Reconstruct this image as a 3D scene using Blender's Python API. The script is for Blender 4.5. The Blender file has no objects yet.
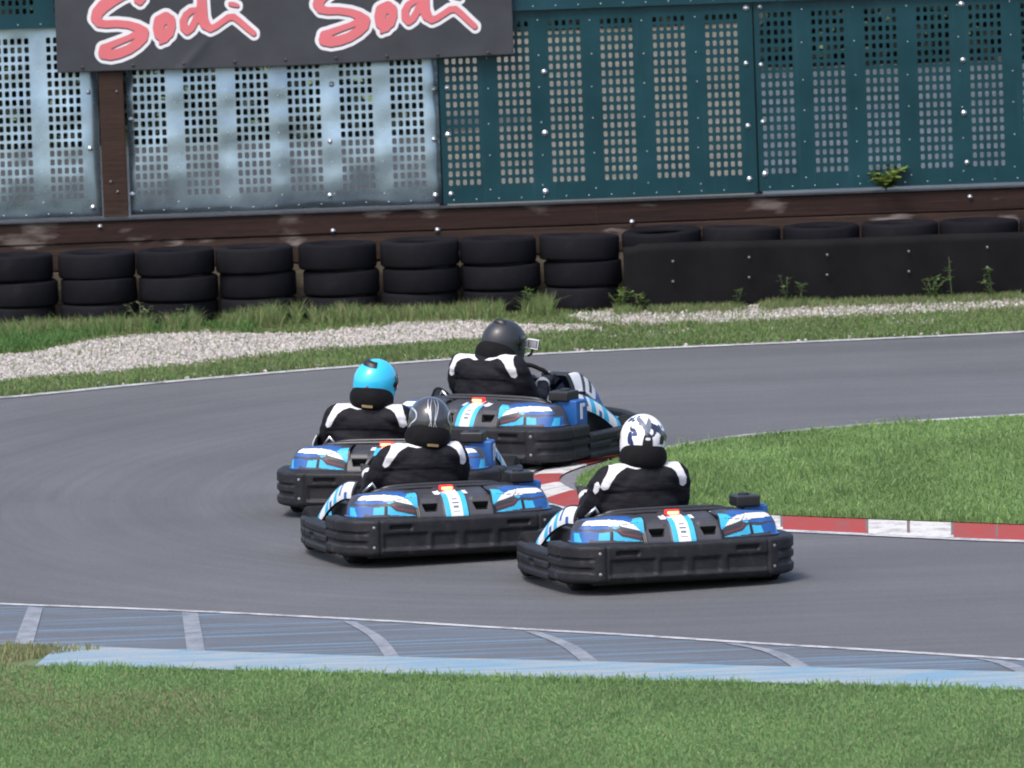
import bpy, bmesh, math, random
import numpy as np
from mathutils import Vector, Matrix, Euler
random.seed(7)
RNG = np.random.default_rng(11)
scene = bpy.context.scene
COL = scene.collection
PI = math.pi

# ------------------------------------------------------------------ camera
F_PX, CAM_H = 10000.0, 6.5
PITCH, ROLL = math.atan(941 / 10000.0), math.radians(2.1)
Fw = Vector((0, math.cos(PITCH), -math.sin(PITCH)))
R0 = Vector((1, 0, 0)); U0 = Vector((0, math.sin(PITCH), math.cos(PITCH)))
Rc = math.cos(ROLL) * R0 - math.sin(ROLL) * U0
Uc = math.sin(ROLL) * R0 + math.cos(ROLL) * U0
cd = bpy.data.cameras.new('camera'); cam = bpy.data.objects.new('camera', cd); COL.objects.link(cam)
M = Matrix((( Rc.x, Uc.x, -Fw.x, 0), (Rc.y, Uc.y, -Fw.y, 0), (Rc.z, Uc.z, -Fw.z, CAM_H), (0, 0, 0, 1)))
cam.matrix_world = M
cd.sensor_width = 36; cd.lens = F_PX / 1024 * 36
cd.clip_start = 1; cd.clip_end = 2000
cd.dof.use_dof = True; cd.dof.focus_distance = 58.5; cd.dof.aperture_fstop = 9
scene.camera = cam

def ray(x, y):
    return Fw + (x - 512) / F_PX * Rc + (384 - y) / F_PX * Uc
def G(x, y, z=0.0):
    """point of the ground seen at a place of the survey photograph"""
    d = ray(x, y); t = (z - CAM_H) / d.z
    return (d.x * t, d.y * t)
def W(x, y, Y):
    d = ray(x, y); t = Y / d.y
    return (d.x * t, CAM_H + d.z * t)

# ------------------------------------------------------------------ materials
def new_mat(name):
    m = bpy.data.materials.new(name); m.use_nodes = True
    nt = m.node_tree; nt.nodes.clear()
    out = nt.nodes.new('ShaderNodeOutputMaterial'); b = nt.nodes.new('ShaderNodeBsdfPrincipled')
    nt.links.new(b.outputs[0], out.inputs[0])
    return m, nt, b
def N(nt, t, **kw):
    n = nt.nodes.new(t)
    for k, v in kw.items():
        if k in n.inputs.keys() and not hasattr(n, k): n.inputs[k].default_value = v
        else: setattr(n, k, v)
    return n
def L(nt, a, b): nt.links.new(a, b)
def ramp(nt, fac, stops):
    r = nt.nodes.new('ShaderNodeValToRGB'); e = r.color_ramp.elements
    while len(e) < len(stops): e.new(0.5)
    for i, (p, c) in enumerate(stops):
        e[i].position = p; e[i].color = (*c, 1) if len(c) == 3 else c
    L(nt, fac, r.inputs[0]); return r
def noise(nt, scale, detail=3, rough=.55, vec=None, dim='3D'):
    n = nt.nodes.new('ShaderNodeTexNoise'); n.inputs['Scale'].default_value = scale
    n.inputs['Detail'].default_value = detail; n.inputs['Roughness'].default_value = rough
    if vec is not None: L(nt, vec, n.inputs['Vector'])
    return n
def coords(nt, scale=(1, 1, 1), rot=(0, 0, 0), kind='Object'):
    t = nt.nodes.new('ShaderNodeTexCoord'); mp = nt.nodes.new('ShaderNodeMapping')
    mp.inputs['Scale'].default_value = scale; mp.inputs['Rotation'].default_value = rot
    L(nt, t.outputs[kind], mp.inputs['Vector']); return mp.outputs[0]
def mixc(nt, fac, a, b, mode='MIX'):
    m = nt.nodes.new('ShaderNodeMix'); m.data_type = 'RGBA'; m.blend_type = mode
    for sock, v in ((m.inputs[0], fac), (m.inputs[6], a), (m.inputs[7], b)):
        if hasattr(v, 'is_linked') or hasattr(v, 'links'): L(nt, v, sock)
        elif isinstance(v, (int, float)): sock.default_value = v
        else: sock.default_value = (*v, 1)
    return m.outputs[2]
def bump(nt, b, h, strength=.3, dist=.01):
    n = nt.nodes.new('ShaderNodeBump'); n.inputs['Strength'].default_value = strength; n.inputs['Distance'].default_value = dist
    L(nt, h, n.inputs['Height']); L(nt, n.outputs[0], b.inputs['Normal'])
def plain(name, col, rough=.5, metal=0, var=.15, scale=30, bmp=0, spec=.5, coat=0):
    m, nt, b = new_mat(name)
    v = coords(nt); n = noise(nt, scale, 4, .6, v)
    lo = tuple(c * (1 - var) for c in col); hi = tuple(min(1, c * (1 + var)) for c in col)
    r = ramp(nt, n.outputs[0], [(.3, lo), (.7, hi)])
    L(nt, r.outputs[0], b.inputs['Base Color'])
    b.inputs['Roughness'].default_value = rough; b.inputs['Metallic'].default_value = metal
    b.inputs['Specular IOR Level'].default_value = spec; b.inputs['Coat Weight'].default_value = coat
    if bmp: bump(nt, b, n.outputs[0], bmp, .004)
    return m
def glow(name, col, strength):
    m, nt, b = new_mat(name)
    b.inputs['Base Color'].default_value = (*col, 1); b.inputs['Emission Color'].default_value = (*col, 1)
    b.inputs['Emission Strength'].default_value = strength
    return m

MAT = {}
MAT['bumper'] = plain('scuffed_black_plastic', (.030, .031, .036), .5, 0, .35, 14, .25)
def scuffed():
    m, nt, b = new_mat('bumper_plastic')
    v = coords(nt, (1, 1, 1)); n = noise(nt, 9, 5, .65, v)
    r = ramp(nt, n.outputs[0], [(.3, (.0075, .008, .011)), (.58, (.0145, .015, .019)), (.80, (.050, .050, .056))])
    v2 = coords(nt, (4, 4, 90)); s = noise(nt, 6, 3, .6, v2)
    s2 = ramp(nt, s.outputs[0], [(.56, (0, 0, 0)), (.74, (1, 1, 1))])
    c = mixc(nt, s2.outputs[0], r.outputs[0], (.045, .045, .050))
    b.inputs['Specular IOR Level'].default_value = .24
    L(nt, c, b.inputs['Base Color'])
    rr = ramp(nt, n.outputs[0], [(.3, (.45,) * 3), (.8, (.68,) * 3)]); L(nt, rr.outputs[0], b.inputs['Roughness'])
    bump(nt, b, n.outputs[0], .2, .004)
    return m
MAT['bumper'] = scuffed()
MAT['black'] = plain('black_plastic', (.009, .009, .011), .45, 0, .3, 20, .1)
MAT['hole'] = plain('opening_shade', (.004, .004, .005), .8)  # near-black colour painted in for the shade inside slots and openings
MAT['grey'] = plain('grey_plastic', (.036, .037, .046), .5, 0, .15, 12, .1)
MAT['darkgrey'] = plain('dark_grey_sticker', (.034, .032, .042), .5, 0, .2, 20)
MAT['cyan'] = plain('cyan_sticker', (.035, .36, .60), .5, 0, .08, 20)
MAT['blue'] = plain('blue_sticker', (.012, .085, .30), .5, 0, .08, 20)
MAT['navy'] = plain('navy_sticker', (.014, .026, .10), .5, 0, .1, 20)
MAT['white'] = plain('white_sticker', (.60, .61, .65), .5, 0, .05, 20)
MAT['redline'] = plain('red_sticker', (.22, .03, .035), .4)
MAT['dullbolt'] = plain('dull_bolt', (.20, .205, .22), .5, .5, .2)
MAT['steel'] = plain('bolt_steel', (.6, .62, .66), .3, .9, .1)
MAT['frame'] = plain('painted_tube', (.03, .03, .035), .35, .2)
MAT['rubber'] = plain('kart_rubber', (.008, .008, .0095), .75, 0, .2, 30, .2, .2)
MAT['rim'] = plain('grey_rim', (.3, .31, .33), .35, .7)
MAT['lamp'] = glow('tail_lamp_lens', (1.0, .12, .04), 9)
MAT['lampbase'] = glow('tail_lamp_housing', (.8, .02, .02), .9)
MAT['text'] = plain('small_print', (.10, .11, .14), .5)
MAT['red'] = plain('red_button', (.6, .03, .03), .3)

# ------------------------------------------------------------------ mesh helpers
class MB:
    def __init__(s): s.v = []; s.f = []; s.m = []
    def add(s, vs, fs, mi=0):
        o = len(s.v); s.v += [tuple(p) for p in vs]
        for f in fs: s.f.append(tuple(i + o for i in f)); s.m.append(mi)
    def box(s, c, d, mi=0, rot=None):
        x, y, z = (k / 2 for k in d); vs = [Vector((a * x, b * y, e * z)) for a in (-1, 1) for b in (-1, 1) for e in (-1, 1)]
        if rot: E = Euler(rot).to_matrix(); vs = [E @ p for p in vs]
        s.add([p + Vector(c) for p in vs], [(0, 1, 3, 2), (4, 6, 7, 5), (0, 4, 5, 1), (2, 3, 7, 6), (0, 2, 6, 4), (1, 5, 7, 3)], mi)
    def tube(s, pts, r, seg=10, mi=0, closed=False, cap=True):
        pts = [Vector(p) for p in pts]; n = len(pts)
        rs = r if isinstance(r, (list, tuple)) else [r] * n
        up = Vector((0, 0, 1)); rings = []; prev = None
        for i, p in enumerate(pts):
            a = pts[(i - 1) % n] if (closed or i > 0) else p; c = pts[(i + 1) % n] if (closed or i < n - 1) else p
            t = (c - a).normalized()
            if prev is None:
                u = t.cross(up)
                if u.length < .05: u = t.cross(Vector((1, 0, 0)))
                u.normalize()
            else: u = (prev - t * prev.dot(t)).normalized()
            prev = u; w = t.cross(u)
            rings.append([p + (u * math.cos(k * 2 * PI / seg) + w * math.sin(k * 2 * PI / seg)) * rs[i] for k in range(seg)])
        vs = [q for ring in rings for q in ring]; fs = []
        for i in range(n if closed else n - 1):
            j = (i + 1) % n
            for k in range(seg): fs.append((i * seg + k, i * seg + (k + 1) % seg, j * seg + (k + 1) % seg, j * seg + k))
        if not closed and cap:
            fs.append(tuple(range(seg))[::-1]); fs.append(tuple((n - 1) * seg + k for k in range(seg)))
        s.add(vs, fs, mi)
    def grid(s, P, nu, nv, mi=0, closed_u=False, matf=None, flip=False):
        """P[i][j] points"""
        vs = [P[i][j] for i in range(nu) for j in range(nv)]; o = len(s.v); s.v += [tuple(p) for p in vs]
        for i in range(nu if closed_u else nu - 1):
            for j in range(nv - 1):
                a, b, c, d = i * nv + j, ((i + 1) % nu) * nv + j, ((i + 1) % nu) * nv + j + 1, i * nv + j + 1
                f = (a, b, c, d) if not flip else (a, d, c, b)
                s.f.append(tuple(k + o for k in f)); s.m.append(matf(i, j) if matf else mi)
    def lathe(s, prof, seg=32, axis='z', c=(0, 0, 0), mi=0):
        P = []
        for i in range(seg):
            a = 2 * PI * i / seg; row = []
            for r, h in prof:
                p = (r * math.cos(a), r * math.sin(a), h)
                if axis == 'x': p = (h, r * math.cos(a), r * math.sin(a))
                if axis == 'y': p = (r * math.cos(a), h, r * math.sin(a))
                row.append((p[0] + c[0], p[1] + c[1], p[2] + c[2]))
            P.append(row)
        s.grid(P, seg, len(prof), mi, True)
    def ball(s, c, r, seg=16, rings=10, mi=0):
        r = r if isinstance(r, (tuple, list)) else (r,) * 3; P = []
        for i in range(seg):
            a = 2 * PI * i / seg
            P.append([(c[0] + r[0] * math.cos(a) * math.sin(PI * j / rings), c[1] + r[1] * math.sin(a) * math.sin(PI * j / rings), c[2] + r[2] * math.cos(PI * j / rings)) for j in range(rings + 1)])
        s.grid(P, seg, rings + 1, mi, True)
    def mesh(s, name, mats):
        me = bpy.data.meshes.new(name); me.from_pydata(s.v, [], s.f)
        for m in mats: me.materials.append(m)
        me.polygons.foreach_set('material_index', s.m); me.update(); return me
    def build(s, name, mats, parent=None, smooth=False, bevel=0, clean=True, angle=None):
        mats = mats if isinstance(mats, list) else [mats]
        me = s.mesh(name, mats)
        if clean:
            bm = bmesh.new(); bm.from_mesh(me); bmesh.ops.remove_doubles(bm, verts=bm.verts, dist=1e-5)
            bmesh.ops.recalc_face_normals(bm, faces=bm.faces); bm.to_mesh(me); bm.free()
        if smooth: me.polygons.foreach_set('use_smooth', [True] * len(me.polygons))
        o = bpy.data.objects.new(name, me); COL.objects.link(o)
        if parent: o.parent = parent
        if bevel:
            b = o.modifiers.new('bevel', 'BEVEL'); b.width = bevel; b.segments = 2; b.limit_method = 'ANGLE'; b.angle_limit = math.radians(40)
            me.polygons.foreach_set('use_smooth', [True] * len(me.polygons))
            w = o.modifiers.new('wn', 'WEIGHTED_NORMAL'); w.keep_sharp = True
        if angle:
            try: me.set_sharp_from_angle(angle=math.radians(angle))
            except Exception: pass
        return o
def tag(o, label=None, cat=None, group=None, kind=None):
    for k, v in (('label', label), ('category', cat), ('group', group), ('kind', kind)):
        if v: o[k] = v
    return o
def empty(name, loc=(0, 0, 0), rz=0, rx=0, ry=0):
    e = bpy.data.objects.new(name, None); e.empty_display_size = .2; COL.objects.link(e)
    e.location = loc; e.rotation_euler = (rx, ry, rz); return e
def copy_tree(o, parent=None):
    c = o.copy(); COL.objects.link(c)
    if parent: c.parent = parent
    for ch in list(o.children): copy_tree(ch, c)
    return c
def smoothstep(a, b, x):
    t = np.clip((x - a) / (b - a + 1e-12), 0, 1); return t * t * (3 - 2 * t)
def in_poly(px, py, poly):
    px = np.asarray(px); py = np.asarray(py); r = np.zeros(px.shape, bool); n = len(poly)
    for i in range(n):
        x1, y1 = poly[i]; x2, y2 = poly[(i + 1) % n]
        c = ((y1 > py) != (y2 > py)) & (px < (x2 - x1) * (py - y1) / (y2 - y1 + 1e-15) + x1); r ^= c
    return r
def seg_dist(px, py, a, b):
    ax, ay = a; bx, by = b; dx, dy = bx - ax, by - ay; l2 = dx * dx + dy * dy + 1e-12
    t = np.clip(((px - ax) * dx + (py - ay) * dy) / l2, 0, 1)
    return np.hypot(px - ax - t * dx, py - ay - t * dy), t
def poly_sd(px, py, poly):
    d = np.full(np.shape(px), 1e9)
    for i in range(len(poly)): d = np.minimum(d, seg_dist(px, py, poly[i], poly[(i + 1) % len(poly)])[0])
    return np.where(in_poly(px, py, poly), d, -d)
_lat = np.random.default_rng(3).random((64, 64))
def vnoise(x, y):
    x = np.asarray(x, float); y = np.asarray(y, float)
    xi = np.floor(x).astype(int); yi = np.floor(y).astype(int); fx = x - xi; fy = y - yi
    fx = fx * fx * (3 - 2 * fx); fy = fy * fy * (3 - 2 * fy)
    g = lambda a, b: _lat[a % 64, b % 64]
    return (g(xi, yi) * (1 - fx) + g(xi + 1, yi) * fx) * (1 - fy) + (g(xi, yi + 1) * (1 - fx) + g(xi + 1, yi + 1) * fx) * fy
def fnoise(x, y): return .55 * vnoise(x, y) + .3 * vnoise(x * 2.1 + 7, y * 2.1 + 3) + .15 * vnoise(x * 4.3 + 1, y * 4.3 + 9)
def spline(pts, n):
    P = [Vector(p) for p in pts]; out = []
    for k in range(n):
        t = k / (n - 1) * (len(P) - 1); i = min(int(t), len(P) - 2); f = t - i
        p0 = P[max(i - 1, 0)]; p1 = P[i]; p2 = P[i + 1]; p3 = P[min(i + 2, len(P) - 1)]
        out.append(.5 * ((2 * p1) + (p2 - p0) * f + (2 * p0 - 5 * p1 + 4 * p2 - p3) * f * f + (3 * p1 - p0 - 3 * p2 + p3) * f ** 3))
    return out
def sheet(name, poly, z, mat, kind='structure', sub=0):
    """flat ground sheet from an outline"""
    bm = bmesh.new(); vs = [bm.verts.new((p[0], p[1], z)) for p in poly]
    f = bm.faces.new(vs); bmesh.ops.triangulate(bm, faces=[f]); bmesh.ops.recalc_face_normals(bm, faces=bm.faces)
    me = bpy.data.meshes.new(name); bm.to_mesh(me); bm.free()
    if me.polygons and me.polygons[0].normal.z < 0: me.flip_normals()
    me.materials.append(mat); o = bpy.data.objects.new(name, me); COL.objects.link(o)
    if kind: o['kind'] = kind
    return o
def strip(name, left, right, z, mat):
    m = MB(); P = [[(a[0], a[1], z), (b[0], b[1], z)] for a, b in zip(left, right)]
    m.grid(P, len(P), 2); o = m.build(name, mat); o['kind'] = 'structure'
    if o.data.polygons[0].normal.z < 0: o.data.flip_normals()
    return o
def G_line(pts, n=40): return [(p.x, p.y) for p in spline([(*G(*q), 0) for q in pts], n)]
def offset_line(line, d):
    out = []
    for i, p in enumerate(line):
        a = line[max(i - 1, 0)]; b = line[min(i + 1, len(line) - 1)]
        t = Vector((b[0] - a[0], b[1] - a[1])).normalized(); out.append((p[0] - t.y * d, p[1] + t.x * d))
    return out

# ------------------------------------------------------------------ ground
def asphalt_mat(name='asphalt', blue=False):
    m, nt, b = new_mat(name)
    v = coords(nt); fine = noise(nt, 62, 5, .8, v)
    big = noise(nt, .5, 4, .6, v)
    # wear runs along the driving line: round the hairpin, straight beyond it
    sp = nt.nodes.new('ShaderNodeSeparateXYZ'); L(nt, v, sp.inputs[0])
    def mth(op, a_, b_=0.0):
        n_ = N(nt, 'ShaderNodeMath', operation=op)
        for s_, q_ in ((n_.inputs[0], a_), (n_.inputs[1], b_)):
            if isinstance(q_, (int, float)): s_.default_value = q_
            else: L(nt, q_, s_)
        return n_.outputs[0]
    dx_ = mth('MINIMUM', mth('SUBTRACT', sp.outputs[0], 1.1), 0.0); dy_ = mth('SUBTRACT', sp.outputs[1], 62.3)
    rad = mth('SQRT', mth('ADD', mth('POWER', mth('MULTIPLY', mth('ABSOLUTE', dx_), 1.5), 2.0), mth('POWER', mth('ABSOLUTE', dy_), 2.0)))
    ang = mth('ARCTAN2', dy_, mth('SUBTRACT', dx_, .02))
    along = mth('ADD', mth('MULTIPLY', sp.outputs[0], .12), mth('MULTIPLY', ang, .25))
    def band(scale, det, rough, stretch):
        cb = nt.nodes.new('ShaderNodeCombineXYZ'); L(nt, mth('MULTIPLY', rad, stretch), cb.inputs[0]); L(nt, along, cb.inputs[1])
        return noise(nt, scale, det, rough, cb.outputs[0])
    st = band(1.0, 4, .6, .9); st2 = band(1.6, 5, .7, 5.0)
    a = ramp(nt, fine.outputs[0], [(.25, (.064, .067, .073)), (.75, (.131, .135, .145))])
    s1 = ramp(nt, st.outputs[0], [(.3, (.84,) * 3), (.7, (1.10,) * 3)])
    s2 = ramp(nt, st2.outputs[0], [(.3, (.88,) * 3), (.7, (1.08,) * 3)])
    bg = ramp(nt, big.outputs[0], [(.3, (.9,) * 3), (.7, (1.08,) * 3)])
    c = mixc(nt, 1, a.outputs[0], s1.outputs[0], 'MULTIPLY'); c = mixc(nt, 1, c, s2.outputs[0], 'MULTIPLY'); c = mixc(nt, 1, c, bg.outputs[0], 'MULTIPLY')
    if blue:
        vb = coords(nt, (.16, 7.5, 1), (0, 0, -.80 * 0)); nb = noise(nt, 1.5, 4, .6, vb)
        mk = ramp(nt, nb.outputs[0], [(.50, (0,) * 3), (.60, (1,) * 3)])
        spk = ramp(nt, fine.outputs[0], [(.3, (.25,) * 3), (.6, (.85,) * 3)])
        fac = mixc(nt, 1, mk.outputs[0], spk.outputs[0], 'MULTIPLY')
        c0 = mixc(nt, .22, c, (.10, .13, .18))
        c = mixc(nt, fac, c0, (.12, .215, .32))
    L(nt, c, b.inputs['Base Color']); b.inputs['Roughness'].default_value = .8
    b.inputs['Specular IOR Level'].default_value = .35
    bump(nt, b, fine.outputs[0], .5, .01)
    return m
def paint_mat(name, col, under, lo=.35, hi=.6, scale=9, stretch=(1, 1, 1)):
    m, nt, b = new_mat(name)
    v = coords(nt, stretch); n = noise(nt, scale, 6, .7, v); f = noise(nt, 70, 3, .7, coords(nt))
    mm = N(nt, 'ShaderNodeMath', operation='ADD'); mm.inputs[1].default_value = 0
    k = mixc(nt, .35, n.outputs[0], f.outputs[0])
    r = ramp(nt, k, [(lo, (0,) * 3), (hi, (1,) * 3)])
    L(nt, mixc(nt, r.outputs[0], under, col), b.inputs['Base Color']); b.inputs['Roughness'].default_value = .7
    bump(nt, b, f.outputs[0], .3, .006)
    return m
def grass_base(name, c0, c1, c2):
    m, nt, b = new_mat(name)
    v = coords(nt); a = noise(nt, 1.3, 5, .6, v); f = noise(nt, 40, 4, .7, v)
    r = ramp(nt, a.outputs[0], [(.35, c0), (.55, c1), (.75, c2)]); r2 = ramp(nt, f.outputs[0], [(.3, (.55,) * 3), (.7, (1.25,) * 3)])
    L(nt, mixc(nt, 1, r.outputs[0], r2.outputs[0], 'MULTIPLY'), b.inputs['Base Color']); b.inputs['Roughness'].default_value = .9
    bump(nt, b, f.outputs[0], .8, .03); return m
m_asph = asphalt_mat(); m_rumble = asphalt_mat('worn_blue_asphalt', True)
m_soil = grass_base('meadow_soil', (.11, .17, .066), (.125, .185, .072), (.15, .18, .09))
ground = sheet('ground', [(-400, -120), (400, -120), (400, 900), (-400, 900)], 0, m_soil)

far_px = [(-420, 428), (-200, 413), (0, 399), (125, 387), (250, 376), (375, 366), (500, 357.5), (625, 351), (750, 345.5), (900, 339), (1024, 333), (1300, 318)]
near_px = [(-420, 591), (-200, 598), (0, 606), (125, 610.5), (250, 616), (375, 622.5), (500, 630), (625, 637), (750, 645), (900, 654), (1024, 662), (1300, 681)]
out_px = [(-420, 632), (-200, 638), (0, 646), (125, 650.5), (250, 655), (375, 659), (500, 662), (625, 665), (750, 668.5), (900, 672), (1024, 675), (1300, 686)]
low_px = [(-420, 660.5), (-200, 666.5), (0, 668.5), (125, 670.0), (250, 673.5), (375, 676.5), (500, 679.5), (625, 682.5), (750, 685.5), (900, 689.5), (1024, 693.5), (1300, 704.5)]
far_l = G_line(far_px, 60); near_l = G_line(near_px, 60); out_l = G_line(out_px, 60); low_l = G_line(low_px, 60)
def ext(line, d):
    a, b = line[0], line[1]; e, f = line[-1], line[-2]
    t = Vector((a[0] - b[0], a[1] - b[1])).normalized(); u = Vector((e[0] - f[0], e[1] - f[1])).normalized()
    return [(a[0] + t.x * d, a[1] + t.y * d)] + line + [(e[0] + u.x * d, e[1] + u.y * d)]
road = sheet('track_road', ext(far_l, 25) + ext(out_l, 25)[::-1], .004, m_asph)
rumble = strip('painted_track_edge', ext(near_l, 25), ext(out_l, 25), .008, m_rumble)
m_white = paint_mat('worn_white_paint', (.42, .42, .44), (.11, .11, .12), .37, .54, 7)
m_pale = paint_mat('pale_blue_paint', (.115, .235, .335), (.27, .285, .29), .45, .55, 2.0, (.8, 5, 1))
m_bar = paint_mat('worn_grey_white_paint', (.235, .25, .275), (.105, .125, .155), .40, .58, 6)
strip('white_edge_line', offset_line(near_l, -.02), offset_line(near_l, .045), .012, m_white)
strip('white_far_line', offset_line(far_l, -.05), offset_line(far_l, .07), .010, m_white)
ks = min(range(60), key=lambda i: abs(out_l[i][0] - G(30, 650)[0]))
ledge = strip('pale_blue_kerb', [low_l[ks]] + out_l[ks + 1:], low_l[ks:], .016, m_pale)
# slanting bars across the painted edge
for k, (top, bot) in enumerate([(((28, 609), (43, 609.5)), ((14, 646), (33, 646.5))), (((182, 614), (198, 615)), ((187, 652), (205, 652.5))),
        (((343, 623), (356, 624)), ((385, 659), (400, 659.5))), (((524, 633), (540, 634)), ((583, 665), (601, 665.5))),
        (((722, 645), (738, 645.5)), ((794, 670), (813, 670.5))), (((944, 658), (962, 659)), ((1018, 675), (1040, 676)))]):
    bend = 0 if k < 2 else (10 if k < 4 else 14)
    def edge(a, b):
        mid = ((a[0] + b[0]) / 2 + bend * .5, (a[1] + b[1]) / 2 - bend * .25)
        return G_line([a, mid, b], 10)
    strip('track_bar_marking', edge(top[0], bot[0]), edge(top[1], bot[1]), .0125, m_bar)

# inside kerb
ko = [(1300, 551), (1160, 546), (1024, 541), (970, 539), (865, 534), (770, 529.5), (690, 525), (620, 516), (570, 508), (542, 499), (530, 489), (531, 479), (548, 469), (590, 460), (640, 453)]
ki = [(1300, 537), (1160, 532), (1024, 528), (970, 526), (865, 522), (770, 518), (690, 512), (630, 504), (596, 499), (573, 492), (561, 485), (561, 479), (574, 472), (604, 463), (646, 454)]
KN = 520; kol = G_line(ko, KN); kil = G_line(ki, KN)
m_kred = paint_mat('red_kerb_paint', (.28, .026, .019), (.17, .060, .05), .36, .52, 6)
m_kwht = paint_mat('white_kerb_paint', (.50, .49, .48), (.22, .21, .205), .37, .53, 6)
kd = [0]
for i in range(1, KN):
    a = [(kol[q][0] + kil[q][0]) / 2 for q in (i - 1, i)]; b2 = [(kol[q][1] + kil[q][1]) / 2 for q in (i - 1, i)]
    kd.append(kd[-1] + math.hypot(a[1] - a[0], b2[1] - b2[0]))
iref = min(range(KN), key=lambda i: abs(kol[i][0] - G(868, 534)[0]) + (0 if i < KN * .55 else 9))
kb = MB(); P = []
for a, b2 in zip(kol, kil):
    P.append([(a[0] + (b2[0] - a[0]) * t, a[1] + (b2[1] - a[1]) * t, z) for t, z in ((0, .005), (.12, .012), (.5, .018), (.85, .022), (1, .018))])
BL = .62
kb.grid(P, KN, 5, matf=lambda i, j: 2 if ((kd[i] - kd[iref]) % (BL / 2)) < .016 and j > 0 else int(math.floor((kd[i] - kd[iref]) / BL)) % 2)
kerb = kb.build('red_white_kerb', [m_kred, m_kwht, plain('kerb_joint', (.12, .09, .085), .9)]); kerb['kind'] = 'structure'
strip('white_kerb_line', offset_line(kol, .03), offset_line(kol, .13), .010, m_white)
m_conc = plain('apron_concrete', (.13, .13, .145), .85, 0, .25, 14, .3)
sheet('kerb_apron', G_line(ki[7:] + [], 30) + G_line([(646, 456), (612, 467), (590, 476), (577, 483), (576, 490), (592, 500), (636, 505)], 30), .009, m_conc)
# infield grass island
in_px = [(1300, 537), (1160, 532), (1024, 527.5), (970, 525.5), (865, 521.5), (770, 517.5), (690, 511), (640, 505), (600, 500), (580, 492), (578, 484), (590, 476), (612, 467), (646, 456), (690, 447), (750, 438.5), (880, 427), (1024, 418), (1160, 409), (1300, 400)]
in_l = G_line(in_px, 80)
m_in = grass_base('infield_soil', (.10, .16, .045), (.12, .18, .055), (.14, .19, .065))
sheet('infield_ground', in_l, .020, m_in)
inf_line = G_line([(646, 455), (690, 446), (750, 437), (880, 425.5), (1024, 416.5), (1160, 408), (1300, 399)], 40)
strip('white_infield_line', offset_line(inf_line, -.02), offset_line(inf_line, .09), .011, paint_mat('patchy_white_paint', (.42, .42, .44), (.09, .093, .10), .46, .56, 2.5))
# cracks and skid marks
m_crack = plain('crack_filler', (.045, .045, .05), .7)
def thin(name, pts, w, z, m):
    l = G_line(pts, 24); strip(name, offset_line(l, -w / 2), offset_line(l, w / 2), z, m)

# ------------------------------------------------------------------ gravel
gA = [(-120, 366), (-40, 361), (0, 356), (40, 352), (75, 343), (110, 337), (160, 334), (210, 331), (255, 335), (300, 334), (350, 329), (390, 322), (420, 316), (470, 317), (505, 324), (560, 326), (610, 325), (605, 332), (560, 334), (500, 338), (430, 344), (330, 352), (265, 358), (200, 367), (140, 371), (100, 375), (40, 380), (-40, 384), (-120, 390)]
gB = [(560, 317), (610, 310), (660, 308), (720, 307), (760, 304), (800, 302), (860, 297), (920, 296), (1024, 294), (1150, 288), (1150, 306), (1024, 311), (960, 313), (900, 315), (850, 320), (800, 321), (740, 325), (690, 325), (640, 328), (580, 324)]
gC = [(240, 317), (290, 313), (330, 315), (300, 319)]
gpoly = [[G(*q) for q in g] for g in (gA, gB, gC)]
def gravel_mat():
    m, nt, b = new_mat('gravel_bed')
    v = coords(nt); vo = nt.nodes.new('ShaderNodeTexVoronoi'); vo.inputs['Scale'].default_value = 26; L(nt, v, vo.inputs['Vector'])
    r = ramp(nt, vo.outputs['Color'], [(.1, (.20, .185, .175)), (.5, (.36, .34, .33)), (.9, (.52, .50, .49))])
    L(nt, r.outputs[0], b.inputs['Base Color']); b.inputs['Roughness'].default_value = .9
    bump(nt, b, vo.outputs['Distance'], .9, .03); return m
m_grav = gravel_mat()
for g in gpoly: 
    sheet('gravel_ground', g, .006, m_grav)
def region_points(poly, density, keep=None):
    xs = [p[0] for p in poly]; ys = [p[1] for p in poly]
    n = int((max(xs) - min(xs)) * (max(ys) - min(ys)) * density)
    x = RNG.uniform(min(xs), max(xs), n); y = RNG.uniform(min(ys), max(ys), n)
    k = in_poly(x, y, poly)
    if keep is not None: k &= RNG.random(n) < keep(x, y)
    return x[k], y[k]
def tint_mat(name, rough=.7, trans=0.0, attr='tint', spec=.25):
    m, nt, b = new_mat(name)
    a = N(nt, 'ShaderNodeAttribute', attribute_name=attr); L(nt, a.outputs['Color'], b.inputs['Base Color'])
    b.inputs['Roughness'].default_value = rough; b.inputs['Specular IOR Level'].default_value = spec
    if trans:
        t = nt.nodes.new('ShaderNodeBsdfTranslucent'); L(nt, a.outputs['Color'], t.inputs[0])
        mx = nt.nodes.new('ShaderNodeMixShader'); mx.inputs[0].default_value = trans
        out = [n for n in nt.nodes if n.type == 'OUTPUT_MATERIAL'][0]
        L(nt, b.outputs[0], mx.inputs[1]); L(nt, t.outputs[0], mx.inputs[2]); L(nt, mx.outputs[0], out.inputs[0])
    return m
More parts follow.
